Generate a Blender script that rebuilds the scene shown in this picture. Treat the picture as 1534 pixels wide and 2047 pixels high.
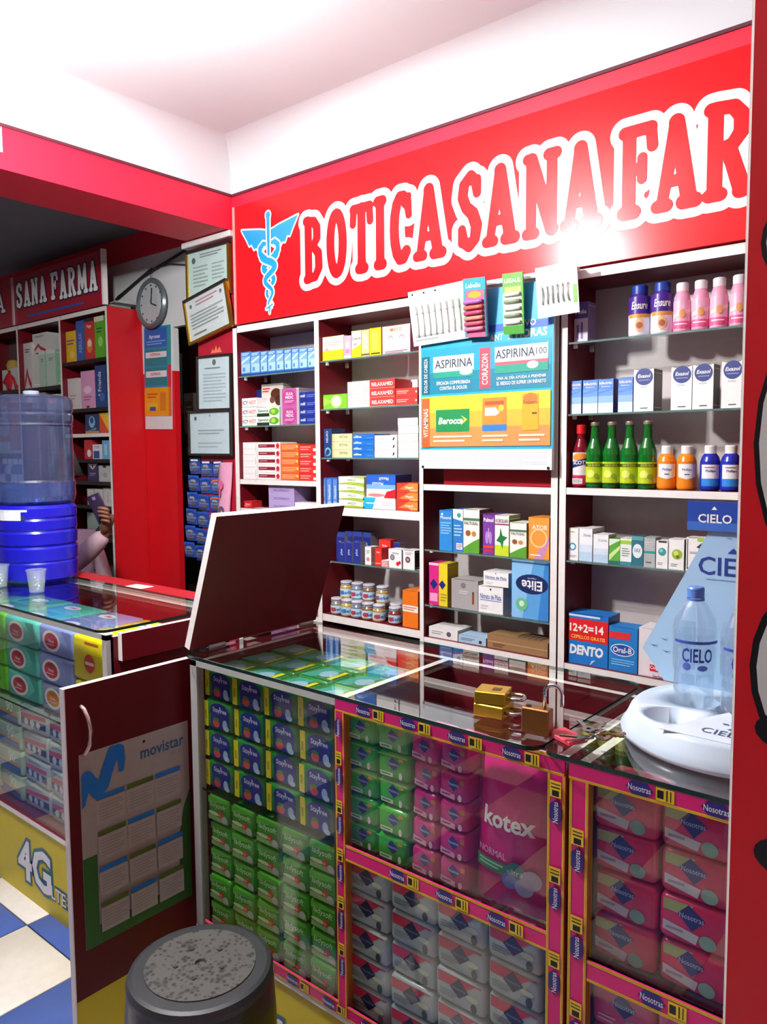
import bpy, bmesh, math, random
import numpy as np
from mathutils import Vector, Matrix
random.seed(7)
for o in list(bpy.data.objects): bpy.data.objects.remove(o)
SC = bpy.context.scene
COL = SC.collection
# ------------------------------------------------------------------ camera
EYE = 1.5
YAW, PIT, ROL = -.696726, -.0795476, -.0070213
_f = Vector((math.sin(YAW)*math.cos(PIT), math.cos(YAW)*math.cos(PIT), math.sin(PIT)))
_r = Vector((math.cos(YAW), -math.sin(YAW), 0)); _u = _r.cross(_f)
_r, _u = math.cos(ROL)*_r+math.sin(ROL)*_u, -math.sin(ROL)*_r+math.cos(ROL)*_u
cam = bpy.data.cameras.new('camera'); camo = bpy.data.objects.new('camera', cam); COL.objects.link(camo)
cam.sensor_fit = 'VERTICAL'; cam.sensor_height = 36; cam.lens = 36*1556.04/2047; cam.clip_start = .02
camo.matrix_world = Matrix(((_r.x, _u.x, -_f.x, 0), (_r.y, _u.y, -_f.y, 0), (_r.z, _u.z, -_f.z, EYE), (0, 0, 0, 1)))
SC.camera = camo
# ------------------------------------------------------------------ world, exposure
w = bpy.data.worlds.new('night'); SC.world = w; w.use_nodes = True
w.node_tree.nodes['Background'].inputs[0].default_value = (.75, .8, 1, 1)
w.node_tree.nodes['Background'].inputs[1].default_value = .03
SC.view_settings.view_transform = 'Standard'; SC.view_settings.look = 'None'
SC.view_settings.gamma = 1; SC.view_settings.use_curve_mapping = False
SC.view_settings.exposure = 1.1
LAMP = (-1.785, .765, 2.497)          # the ceiling bulb of the sales room
LAMP_W = 165
def point_light(name, loc, watt, rad, col=(1, .97, .98)):
    l = bpy.data.lights.new(name, 'POINT'); l.energy = watt; l.shadow_soft_size = rad; l.color = col
    o = bpy.data.objects.new(name, l); COL.objects.link(o); o.location = loc
    return o
point_light('ceiling_bulb_light', LAMP, LAMP_W, .06)
FILL_BULB = (-2.2, -1.6, 2.45)         # unseen bulb added as weak fill, towards the street door
point_light('street_side_fill_light', FILL_BULB, 5, .05)
STORE_FILL = (-3.85, 3.15, 2.45)        # unseen bulb added to brighten the storeroom behind the doorway
point_light('storeroom_fill_light', STORE_FILL, 9, .04)
# ------------------------------------------------------------------ materials
def lin(h):
    h = h.lstrip('#'); h = h if len(h) == 6 else ''.join(c*2 for c in h); c = [int(h[i:i+2], 16)/255 for i in (0, 2, 4)]
    return tuple((x/12.92 if x <= .04045 else ((x+.055)/1.055)**2.4) for x in c)+(1,)
_M = {}
def M(hexc, rough=.45, metal=0, var=.08, scale=40, bump=0, spec=.5):
    key = (hexc, rough, metal, var, scale, bump, spec)
    if key in _M: return _M[key]
    m = bpy.data.materials.new('paint_'+hexc.strip('#')); m.use_nodes = True
    nt = m.node_tree; b = nt.nodes['Principled BSDF']
    b.inputs['Roughness'].default_value = rough; b.inputs['Metallic'].default_value = metal
    b.inputs['Specular IOR Level'].default_value = spec
    c = lin(hexc)
    tc = nt.nodes.new('ShaderNodeTexCoord'); n = nt.nodes.new('ShaderNodeTexNoise')
    n.inputs['Scale'].default_value = scale; n.inputs['Detail'].default_value = 3
    nt.links.new(tc.outputs['Object'], n.inputs['Vector'])
    mx = nt.nodes.new('ShaderNodeMix'); mx.data_type = 'RGBA'
    mx.inputs[6].default_value = c; mx.inputs[7].default_value = tuple(x*(1-var*2) for x in c[:3])+(1,)
    nt.links.new(n.outputs['Fac'], mx.inputs[0]); nt.links.new(mx.outputs[2], b.inputs['Base Color'])
    if bump:
        bp = nt.nodes.new('ShaderNodeBump'); bp.inputs['Strength'].default_value = bump; bp.inputs['Distance'].default_value = .004
        nt.links.new(n.outputs['Fac'], bp.inputs['Height']); nt.links.new(bp.outputs[0], b.inputs['Normal'])
    _M[key] = m; return m
def glass_mat(name, tint, base=.04, rough=.0, milk=0, milkcol=(.8, .9, 1, 1)):
    m = bpy.data.materials.new(name); m.use_nodes = True; nt = m.node_tree; nt.nodes.clear()
    out = nt.nodes.new('ShaderNodeOutputMaterial'); tr = nt.nodes.new('ShaderNodeBsdfTransparent'); gl = nt.nodes.new('ShaderNodeBsdfGlossy')
    tr.inputs[0].default_value = tint; gl.inputs['Roughness'].default_value = rough; gl.inputs[0].default_value = (1, 1, 1, 1)
    lw = nt.nodes.new('ShaderNodeLayerWeight'); lw.inputs[0].default_value = .5
    p = nt.nodes.new('ShaderNodeMath'); p.operation = 'POWER'; p.inputs[1].default_value = 5
    nt.links.new(lw.outputs['Facing'], p.inputs[0])
    ma = nt.nodes.new('ShaderNodeMath'); ma.operation = 'MULTIPLY_ADD'; ma.inputs[1].default_value = 1-base; ma.inputs[2].default_value = base
    nt.links.new(p.outputs[0], ma.inputs[0])
    first = tr
    if milk:
        df = nt.nodes.new('ShaderNodeBsdfDiffuse'); df.inputs[0].default_value = milkcol
        nz = nt.nodes.new('ShaderNodeTexNoise'); nz.inputs['Scale'].default_value = 6
        mm = nt.nodes.new('ShaderNodeMath'); mm.operation = 'MULTIPLY_ADD'; mm.inputs[1].default_value = milk*.4; mm.inputs[2].default_value = milk*.8
        nt.links.new(nz.outputs['Fac'], mm.inputs[0])
        m0 = nt.nodes.new('ShaderNodeMixShader'); nt.links.new(mm.outputs[0], m0.inputs[0])
        nt.links.new(tr.outputs[0], m0.inputs[1]); nt.links.new(df.outputs[0], m0.inputs[2]); first = m0
    mx = nt.nodes.new('ShaderNodeMixShader'); nt.links.new(ma.outputs[0], mx.inputs[0])
    nt.links.new(first.outputs[0], mx.inputs[1]); nt.links.new(gl.outputs[0], mx.inputs[2]); nt.links.new(mx.outputs[0], out.inputs[0])
    return m
GLASS = glass_mat('clear_glass', (.96, .985, .97, 1))
GLASSF = glass_mat('front_glass', (.95, .97, .96, 1), base=.03)
EDGE = M('#0f2a26', .15)
JUGCLEAR = glass_mat('blue_clear_plastic', (.46, .53, .72, 1), base=.06, rough=.12, milk=.12, milkcol=(.22, .30, .55, 1))
PET = glass_mat('clear_bottle_plastic', (.90, .95, .99, 1), base=.10, rough=.03, milk=.05)
CUP = glass_mat('clear_cup_plastic', (.93, .95, .95, 1), base=.08, rough=.08, milk=.12)
REDW = M('#6d101b', .38, scale=120, var=.12, spec=.35)            # red melamine
WHITEE = M('#f1ece6', .45)                              # white edge band
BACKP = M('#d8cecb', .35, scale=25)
REDP = M('#e0141f', .42, scale=8, var=.05)               # red wall paint
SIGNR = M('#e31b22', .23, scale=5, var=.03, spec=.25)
WHITE = M('#f4f4f2', .5)
BLACK = M('#0c0c0e', .4)
NAVY = M('#1d2670', .4)
YELLOW = M('#f2d80e', .45)
MAGENTA = M('#e0177a', .35)
CHROME = M('#d8d8d8', .12, 1)
ALU = M('#b4b4b0', .35)
BRASS = M('#d8b13a', .28, .9)
# ------------------------------------------------------------------ geometry builder
_TX = {}
def glyph(s, bold=0, shear=0):
    k = (s, bold, shear)
    if k in _TX: return _TX[k]
    cu = bpy.data.curves.new('t', 'FONT'); cu.body = s; cu.size = 1; cu.offset = bold; cu.shear = shear; cu.resolution_u = 2
    o = bpy.data.objects.new('t', cu); COL.objects.link(o)
    dg = bpy.context.evaluated_depsgraph_get(); dg.update()
    ev = o.evaluated_get(dg); me = ev.to_mesh()
    v = [(p.co.x, p.co.y) for p in me.vertices]; f = [tuple(p.vertices) for p in me.polygons]
    ev.to_mesh_clear(); bpy.data.objects.remove(o); bpy.data.curves.remove(cu)
    x0 = min(p[0] for p in v); x1 = max(p[0] for p in v); y0 = min(p[1] for p in v); y1 = max(p[1] for p in v)
    r = ([(a-(x0+x1)/2, b-(y0+y1)/2) for a, b in v], f, x1-x0, y1-y0)
    _TX[k] = r; return r
class G:
    def __init__(s): s.v = []; s.f = []; s.m = []; s.sm = []; s.mats = []
    def mi(s, m):
        if isinstance(m, str): m = M(m)
        if m not in s.mats: s.mats.append(m)
        return s.mats.index(m)
    def add(s, vs, fs, m, smooth=False):
        n = len(s.v); s.v += [tuple(p) for p in vs]; k = s.mi(m)
        for f in fs: s.f.append(tuple(n+i for i in f)); s.m.append(k); s.sm.append(smooth)
    def box(s, x0, x1, y0, y1, z0, z1, m, **fm):
        vs = [(x0, y0, z0), (x1, y0, z0), (x1, y1, z0), (x0, y1, z0), (x0, y0, z1), (x1, y0, z1), (x1, y1, z1), (x0, y1, z1)]
        F = dict(bot=(0, 3, 2, 1), top=(4, 5, 6, 7), front=(0, 1, 5, 4), right=(1, 2, 6, 5), back=(2, 3, 7, 6), left=(3, 0, 4, 7))
        for k, f in F.items(): s.add([vs[i] for i in f], [(0, 1, 2, 3)], fm.get(k, m))
        return s
    def rbox(s, x0, x1, y0, y1, z0, z1, m, r, seg=2, smooth=True):
        bm = bmesh.new(); bmesh.ops.create_cube(bm, size=1)
        for v in bm.verts: v.co = Vector(((x0+x1)/2+v.co.x*(x1-x0), (y0+y1)/2+v.co.y*(y1-y0), (z0+z1)/2+v.co.z*(z1-z0)))
        bmesh.ops.bevel(bm, geom=list(bm.edges), offset=r, segments=seg, profile=.5, affect='EDGES')
        bm.verts.index_update()
        s.add([v.co[:] for v in bm.verts], [[v.index for v in f.verts] for f in bm.faces], m, smooth); bm.free(); return s
    def lathe(s, prof, m, c=(0, 0, 0), n=24, sq=None):
        """prof: (r, z[, material for the band above])"""
        cx, cy, cz = c
        for i in range(len(prof)-1):
            a, b = prof[i], prof[i+1]; mm = a[2] if len(a) > 2 else m
            vs = []
            for (r, z) in (a[:2], b[:2]):
                for k in range(n):
                    t = 2*math.pi*k/n; vs.append((cx+r*math.cos(t), cy+r*math.sin(t)*(sq or 1), cz+z))
            s.add(vs, [(k, (k+1) % n, n+(k+1) % n, n+k) for k in range(n)], mm, True)
        return s
    def tube(s, pts, r, m, n=8, closed=False, radii=None):
        pts = [Vector(p) for p in pts]; vs = []; L = len(pts)
        up = Vector((0, 0, 1))
        for i, p in enumerate(pts):
            a = pts[i-1] if (i > 0 or closed) else p; b = pts[(i+1) % L] if (i < L-1 or closed) else p
            t = (b-a).normalized(); x = t.cross(up)
            if x.length < 1e-3: x = t.cross(Vector((1, 0, 0)))
            x.normalize(); y = x.cross(t); rr = radii[i] if radii else r
            for k in range(n):
                q = 2*math.pi*k/n; vs.append(p+x*math.cos(q)*rr+y*math.sin(q)*rr)
        fs = []
        for i in range(L if closed else L-1):
            j = (i+1) % L
            for k in range(n): fs.append((i*n+k, i*n+(k+1) % n, j*n+(k+1) % n, j*n+k))
        if not closed: fs += [tuple(range(n-1, -1, -1)), tuple((L-1)*n+k for k in range(n))]
        s.add(vs, fs, m, True); return s
    def prism(s, poly, y0, y1, m, side=None):
        """polygon in (x,z), extruded along y; y0 is the front"""
        n = len(poly); vs = [(a, y0, b) for a, b in poly]+[(a, y1, b) for a, b in poly]
        s.add(vs, [tuple(range(n)), tuple(range(2*n-1, n-1, -1))], m)
        s.add(vs, [(i, n+i, n+(i+1) % n, (i+1) % n) for i in range(n)], side or m); return s
    # ---- flat print on a face: o origin (bottom left), eu / ev unit axes, size w x h
    def print(s, ops, w, h, o=(0, 0, 0), eu=(1, 0, 0), ev=(0, 0, 1), lift=.0004):
        o = Vector(o); eu = Vector(eu); ev = Vector(ev); nn = eu.cross(ev); step = 0
        for op in ops:
            k = op[0]; step += 1; q = o+nn*(lift+step*.00012)
            def P(x, z): return q+eu*(x*w)+ev*(z*h)
            if k == 'r':
                _, a, b, c, d, col = op; s.add([P(a, b), P(c, b), P(c, d), P(a, d)], [(0, 1, 2, 3)], col)
            elif k in 'ec':
                _, cx, cz, rx, rz, col = op if k == 'e' else (0, op[1], op[2], op[3]*min(w, h)/w, op[3]*min(w, h)/h, op[4])
                s.add([P(cx+rx*math.cos(t*math.pi/10), cz+rz*math.sin(t*math.pi/10)) for t in range(20)], [tuple(range(20))], col)
            elif k == 'o':   # ring
                _, cx, cz, r, r2, col = op; mn = min(w, h); vs = []
                for rr in (r, r2):
                    vs += [P(cx+rr*mn/w*math.cos(t*math.pi/10), cz+rr*mn/h*math.sin(t*math.pi/10)) for t in range(20)]
                s.add(vs, [(20+t, 20+(t+1) % 20, (t+1) % 20, t) if r < r2 else (t, (t+1) % 20, 20+(t+1) % 20, 20+t) for t in range(20)], col)
            elif k == 'p':
                s.add([P(*p) for p in op[1]], [tuple(range(len(op[1])))], op[2])
            elif k == 'l':
                _, a, b, c, d, n, col = op
                for i in range(n):
                    z = b+(d-b)*(i+.5)/n; t = (d-b)/n*.22; e = c-(c-a)*(.0 if i % 3 else .18)
                    s.add([P(a, z-t), P(e, z-t), P(e, z+t), P(a, z+t)], [(0, 1, 2, 3)], col)
            elif k[0] == 't':
                txt, cx, cz, hf, col = op[1:6]; mw = op[6] if len(op) > 6 else .92
                bold = op[7] if len(op) > 7 else .015; sh = op[8] if len(op) > 8 else 0
                vs, fs, gw, gh = glyph(txt, bold, sh); sc = hf*h/gh; run = h if k == 'tv' else w; sx = sc
                if gw*sc > mw*run: sx = mw*run/gw
                cc = P(cx, cz)
                a, b = (eu, ev) if k == 't' else ((-eu, -ev) if k == 'tu' else (ev, -eu))
                if k == 'tv': sc = hf*w/gh; sx = min(sc, mw*h/gw)
                s.add([cc+a*(x*sx)+b*(y*sc) for x, y in vs], fs, col)
        return s
    def build(s, name, parent=None, loc=None, rot=None):
        me = bpy.data.meshes.new(name); me.from_pydata(s.v, [], s.f)
        for m in s.mats: me.materials.append(m)
        me.polygons.foreach_set('material_index', s.m); me.polygons.foreach_set('use_smooth', s.sm); me.update()
        return place(me, name, parent, loc, rot)
def place(me, name, parent=None, loc=None, rot=None):
    o = bpy.data.objects.new(name, me); COL.objects.link(o)
    if parent: o.parent = parent
    if loc: o.location = loc
    if rot: o.rotation_euler = rot
    return o
def tag(o, label, cat, group=None):
    o['label'] = label; o['category'] = cat
    if group: o['group'] = group
    return o
def struct(o): o['kind'] = 'structure'; return o
def thing(name, label, cat, loc=(0, 0, 0), rz=0, group=None):
    o = bpy.data.objects.new(name, None); COL.objects.link(o); o.location = loc; o.rotation_euler = (0, 0, rz); o.empty_display_size = .05
    return tag(o, label, cat, group)
ORD = ['first', 'second', 'third', 'fourth', 'fifth', 'sixth', 'seventh', 'eighth', 'ninth', 'tenth']
# ------------------------------------------------------------------ rounded lettering by distance fields
def seg_d(PX, PY, a, b):
    (ax, ay, ra), (bx, by, rb) = a, b; dx, dy = bx-ax, by-ay; L = dx*dx+dy*dy+1e-12
    t = np.clip(((PX-ax)*dx+(PY-ay)*dy)/L, 0, 1)
    return np.hypot(PX-ax-t*dx, PY-ay-t*dy)-(ra+(rb-ra)*t)
def poly_d(PX, PY, pts):
    d = np.full(PX.shape, 1e9); ins = np.zeros(PX.shape, bool); n = len(pts)
    for i in range(n):
        (ax, ay), (bx, by) = pts[i], pts[(i+1) % n]
        d = np.minimum(d, seg_d(PX, PY, (ax, ay, 0), (bx, by, 0)))
        if abs(by-ay) > 1e-9:
            c = ((ay > PY) != (by > PY)) & (PX < (bx-ax)*(PY-ay)/(by-ay)+ax); ins ^= c
    return np.where(ins, -d, d)
def field(segs, polys, pad, cell):
    xs = [p[0] for s in segs for p in s]+[p[0] for q in polys for p in q]; ys = [p[1] for s in segs for p in s]+[p[1] for q in polys for p in q]
    X = np.arange(min(xs)-pad, max(xs)+pad+cell, cell); Y = np.arange(min(ys)-pad, max(ys)+pad+cell, cell)
    PX, PY = np.meshgrid(X, Y); D = np.full(PX.shape, 1e9)
    for s in segs: D = np.minimum(D, seg_d(PX, PY, *s))
    for q in polys: D = np.minimum(D, poly_d(PX, PY, q))
    return X, Y, D
def contour(X, Y, D, off):
    """polygons covering D < off; full cells merged into runs along each row"""
    D = D-off; vs = []; fs = []
    def emit(p): n = len(vs); vs.extend(p); fs.append(tuple(range(n, n+len(p))))
    ny, nx = D.shape; I = D < 0
    for j in range(ny-1):
        full = I[j, :-1] & I[j, 1:] & I[j+1, :-1] & I[j+1, 1:]; anyc = I[j, :-1] | I[j, 1:] | I[j+1, :-1] | I[j+1, 1:]
        i = 0
        while i < nx-1:
            if full[i]:
                k = i
                while k < nx-1 and full[k]: k += 1
                emit([(X[i], Y[j]), (X[k], Y[j]), (X[k], Y[j+1]), (X[i], Y[j+1])]); i = k; continue
            if anyc[i]:
                c = [(X[i], Y[j], D[j, i]), (X[i+1], Y[j], D[j, i+1]), (X[i+1], Y[j+1], D[j+1, i+1]), (X[i], Y[j+1], D[j+1, i])]; p = []
                for a in range(4):
                    A, B = c[a], c[(a+1) % 4]
                    if A[2] < 0: p.append(A[:2])
                    if (A[2] < 0) != (B[2] < 0):
                        t = A[2]/(A[2]-B[2]); p.append((A[0]+t*(B[0]-A[0]), A[1]+t*(B[1]-A[1])))
                if len(p) > 2: emit(p)
            i += 1
    return vs, fs
def chain(pts): return [(pts[i], pts[i+1]) for i in range(len(pts)-1)]
def arc(cx, cy, rx, ry, a0, a1, r, n=14):
    return chain([(cx+rx*math.cos(math.radians(a0+(a1-a0)*i/n)), cy+ry*math.sin(math.radians(a0+(a1-a0)*i/n)), r) for i in range(n+1)])
S_ = .5   # normalised letter strokes: x,y in 0..1 of the letter box, radius in units of stroke
LET = {
 'B': [[(.2, .06, 1), (.2, .94, 1)], [(.2, .94, .9), (.55, .92, .9), (.72, .82, 1), (.72, .66, 1), (.5, .54, .8), (.2, .52, .8)], [(.5, .54, .8), (.8, .42, 1), (.82, .2, 1), (.6, .07, .9), (.2, .06, .9)], [(.08, .05, .9), (.2, .05, .9)], [(.08, .95, .9), (.2, .95, .9)]],
 'O': [[(.5+.31*math.cos(t*math.pi/12), .5+.44*math.sin(t*math.pi/12), 1.05) for t in range(25)]],
 'T': [[(.08, .93, .9), (.92, .93, .9)], [(.1, .93, .8), (.06, .72, .8)], [(.9, .93, .8), (.94, .72, .8)], [(.5, .93, 1), (.5, .2, 1), (.5, .06, 1.2)], [(.36, .05, 1), (.64, .05, 1)]],
 'I': [[(.5, .06, 1), (.5, .94, 1)], [(.3, .05, 1), (.7, .05, 1)], [(.3, .95, 1), (.7, .95, 1)]],
 'C': [[(.52+.34*math.cos(math.radians(50+26*t)), .5+.44*math.sin(math.radians(50+26*t)), 1.05) for t in range(11)], [(.78, .82, .9), (.86, .92, .6)], [(.8, .84, .9), (.86, .66, .7)]],
 'A': [[(.5, .93, 1), (.2, .1, .8)], [(.5, .93, 1.1), (.8, .1, 1.1)], [(.28, .3, .8), (.7, .3, .8)], [(.08, .05, .9), (.3, .05, .9)], [(.68, .05, 1), (.95, .05, 1)]],
 'S': [[(.84, .72, .8), (.8, .86, 1), (.55, .95, 1), (.25, .86, 1), (.18, .7, 1), (.35, .56, 1), (.65, .46, 1.1), (.82, .3, 1.1), (.74, .13, 1), (.48, .05, 1), (.22, .12, 1), (.15, .28, .8)], [(.86, .9, .7), (.86, .72, .7)], [(.13, .1, .7), (.13, .28, .7)]],
 'N': [[(.2, .06, .9), (.2, .94, .9)], [(.8, .06, .9), (.8, .94, .9)], [(.2, .94, 1.1), (.8, .06, 1.1)], [(.08, .04, .9), (.3, .04, .9)], [(.7, .96, .9), (.92, .96, .9)], [(.08, .96, .8), (.2, .96, .8)]],
 'F': [[(.25, .06, 1), (.25, .94, 1)], [(.1, .95, .9), (.88, .95, .9)], [(.88, .95, .8), (.93, .74, .8)], [(.25, .52, .8), (.62, .52, .8)], [(.64, .64, .7), (.64, .4, .7)], [(.1, .05, 1), (.42, .05, 1)]],
 'R': [[(.2, .06, 1), (.2, .94, 1)], [(.2, .95, .9), (.6, .93, .9), (.78, .82, 1), (.78, .66, 1), (.58, .54, .9), (.2, .52, .8)], [(.5, .52, 1), (.82, .06, 1.1)], [(.08, .05, .9), (.34, .05, .9)], [(.78, .05, 1), (.95, .06, .9)], [(.08, .95, .9), (.2, .95, .9)]],
 'M': [[(.16, .06, .9), (.2, .94, .9)], [(.84, .06, 1), (.8, .94, 1)], [(.2, .94, 1.05), (.5, .2, .9)], [(.8, .94, .9), (.5, .2, .9)], [(.06, .05, .9), (.28, .05, .9)], [(.72, .05, .9), (.96, .05, .9)]],
}
def letter_segs(ch, x0, x1, z0, z1, r):
    out = []; w_, h_ = x1-x0-1.2*r, z1-z0-1.2*r
    for st in LET[ch]: out += chain([(x0+.6*r+a*w_, z0+.6*r+b*h_, c*r) for a, b, c in st])
    return out

def clip_x(poly, x, keep_gt):
    out = []
    for i in range(len(poly)):
        a, b = poly[i], poly[(i+1) % len(poly)]; ia = (a[0] >= x) == keep_gt; ib = (b[0] >= x) == keep_gt
        if ia: out.append(a)
        if ia != ib and abs(b[0]-a[0]) > 1e-12:
            t = (x-a[0])/(b[0]-a[0]); out.append(tuple(a[k]+t*(b[k]-a[k]) for k in range(3)))
    return out
def wrap(q, r, a0, z0, g, step=.18):
    """bend a flat print (x along, z up) round a cylinder; x = 0 sits at angle a0"""
    for f, mi_ in zip(q.f, q.m):
        P = [q.v[i] for i in f]; xa = min(p[0] for p in P); xb = max(p[0] for p in P); n = max(1, int((xb-xa)/r/step+.99)); rest = P
        for i in range(n):
            piece = rest
            if i < n-1:
                xc = xa+(xb-xa)*(i+1)/n; piece = clip_x(rest, xc, False); rest = clip_x(rest, xc, True)
            if len(piece) < 3: continue
            g.add([((r+.0003-p[1]*2)*math.cos(a0+p[0]/r), (r+.0003-p[1]*2)*math.sin(a0+p[0]/r), z0+p[2]) for p in piece], [tuple(range(len(piece)))], q.mats[mi_])
    return g
# ------------------------------------------------------------------ the room
CZ = 2.80; R = .17; BX = -2.79; WY = 2.30
CEILW = M('#d4d8da', .8, scale=3, var=.04, bump=.05)
WALLW = M('#dfe3e2', .7, scale=6)
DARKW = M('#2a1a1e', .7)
GREYC = M('#7d8288', .8, scale=3)
T = .345; TX0 = -2.40; TY0 = 1.082
floor = struct(G().box(-6, 1.0, -2.6, 4.0, -.06, -.006, M('#4c4a48', .8)).build('floor'))
tile_me = []
for colr in ('#e6e0d4', '#4a63a8'):
    g = G(); g.rbox(-T/2+.002, T/2-.002, -T/2+.002, T/2-.002, -.007, 0, M(colr, .35, scale=30, var=.10), .002, 1)
    o = g.build('floor_tile'); tile_me.append(o.data); bpy.data.objects.remove(o)
for i in range(-6, 8):
    for j in range(-8, 2):
        place(tile_me[(i+j+1) % 2], 'floor_tile', floor, (TX0+(i+.5)*T, TY0+(j+.5)*T, 0))
g = G()
ang = [math.pi/2*k/8 for k in range(9)]
prof = [(R*(1-math.cos(a)), 2.63+R*math.sin(a)) for a in ang]
va = []; vb = []
for d, z in prof:
    va += [(BX+d, -2.6, z), (BX+d, WY-d, z)]; vb += [(BX+d, WY-d, z), (1.0, WY-d, z)]
g.add(va, [(2*k, 2*k+1, 2*k+3, 2*k+2) for k in range(8)], CEILW, True)
g.add(vb, [(2*k, 2*k+1, 2*k+3, 2*k+2) for k in range(8)], CEILW, True)
g.add([(BX+R, -2.6, CZ), (1.0, -2.6, CZ), (1.0, WY-R, CZ), (BX+R, WY-R, CZ)], [(0, 3, 2, 1)], CEILW)
g.box(-3.09, 1.0, -2.6, 2.6, CZ+.01, CZ+.08, CEILW)
struct(g.build('ceiling'))
struct(G().box(-6, -3.0, -2.6, 4.0, 2.70, 2.76, GREYC).build('ceiling_annex'))
REDB = M('#e01c3c', .5, scale=5, var=.05)
beam = struct(G().box(-3.09, BX, -2.6, 2.51, 2.478, 2.80, REDB).build('ceiling_beam'))
g = G()
g.print([('t', 'I', .5, .5, 1, WHITE)], .03, .085, (BX, 1.272, 2.535), (0, 1, 0), (0, 0, 1)).build('beam_lettering', beam)
struct(G().box(BX-.003, BX+.006, -2.6, WY, 2.622, 2.632, M('#5b2030', .6)).build('shadow_strip_1'))  # dark strip drawn for the shadow line under the cove, beam side
struct(G().box(BX, 1.0, WY-.006, WY+.003, 2.622, 2.632, M('#5b2030', .6)).build('shadow_strip_2'))  # same cove shadow line as a dark strip, sign wall side
struct(G().box(BX, 1.0, WY, 2.56, 2.06, 2.80, REDB).box(-2.83, 1.0, 2.53, 2.60, 0, 2.06, WALLW).build('wall_back'))
g = G()
g.box(-6, -3.553, 2.51, 2.545, 0, 1.93, REDP).box(-6, -3.553, 2.51, 2.545, 1.93, 2.16, WALLW)
g.box(-6, -2.80, 2.51, 2.545, 2.16, 2.563, WALLW).box(-6, -2.80, 2.505, 2.545, 2.563, 2.72, REDB)
struct(g.build('wall_annex'))
struct(G().box(-6.1, -6, -2.6, 4.0, 0, 2.76, WALLW).build('wall_left'))
struct(G().box(1.0, 1.1, -2.6, 2.6, 0, 2.85, M('#a8202c', .5)).build('wall_right'))
struct(G().box(-6, 1.1, -2.7, -2.6, 2.2, 2.85, M('#8a3a3e', .7)).box(-6, -4.2, -2.7, -2.6, 0, 2.2, M('#8a3a3e', .7)).build('wall_front'))
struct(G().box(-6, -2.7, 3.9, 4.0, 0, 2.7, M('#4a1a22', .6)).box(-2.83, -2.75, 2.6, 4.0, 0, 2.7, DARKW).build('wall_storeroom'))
# right pillar board with painted ovals
pil = thing('red_pillar', 'tall red painted board at right picture edge with black-outlined white ovals', 'pillar')
PX0 = -.272
G().box(PX0, .55, 1.0, 1.105, 0, 2.795, M('#d5131c', .4, scale=4, var=.06), left=WHITEE).build('board', pil)
G().box(PX0-.004, PX0, 1.004, 1.10, 0, 2.79, WHITEE).build('edge_strip', pil)
def oval(cx, cz, rx, rz, o=.006):
    g = G()
    g.print([('e', .5, .5, .5, .5, BLACK)], 2*rx, 2*rz, (cx-rx, 1.0, cz-rz))
    g.print([('e', .5, .5, .5, .5, M('#dfe9e2', .5))], 2*(rx-o), 2*(rz-o*1.3), (cx-rx+o, 1.0, cz-rz+o*1.3), lift=.0007)
    g.build('painted_oval', pil)
oval(-.18, 1.505, .079, .16); oval(-.19, 1.235, .066, .105, .008); oval(-.215, 1.738, .043, .05)
g = G(); g.print([('e', .5, .5, .5, .5, BLACK)], .09, .05, (-.248, 1.0, 1.135), lift=.001).print([('e', .5, .5, .5, .5, BLACK)], .08, .05, (-.245, 1.0, .98), lift=.001); g.build('painted_spot', pil)
# ------------------------------------------------------------------ lamps (outside the frame)
for loc, lab in ((LAMP, 'white bulb hanging from the sales room ceiling'), (FILL_BULB, 'unseen fill bulb added near the street side of the shop'), (STORE_FILL, 'weak unseen bulb added to brighten the dark storeroom')):
    t = thing('ceiling_lamp', lab, 'lamp', (loc[0], loc[1], loc[2]))
    em = bpy.data.materials.get('bulb_glow')
    if not em:
        em = bpy.data.materials.new('bulb_glow'); em.use_nodes = True
        b = em.node_tree.nodes['Principled BSDF']; b.inputs['Emission Color'].default_value = (1, .97, .98, 1); b.inputs['Emission Strength'].default_value = 12
    G().lathe([(.001, -.045), (.02, -.04), (.035, -.02), (.04, 0), (.034, .022), (.02, .045), (.017, .06)], em, n=20).build('bulb', t)
    G().lathe([(.018, .055), (.022, .06), (.022, .10), (.03, .11), (.012, .125)], WHITE, n=16).build('socket', t)
    G().tube([(0, 0, .12), (0, 0, CZ-loc[2])], .004, BLACK).lathe([(.05, CZ-loc[2]-.001), (.05, CZ-loc[2]-.02), (.01, CZ-loc[2]-.025)], WHITE).build('cord', t)
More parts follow.
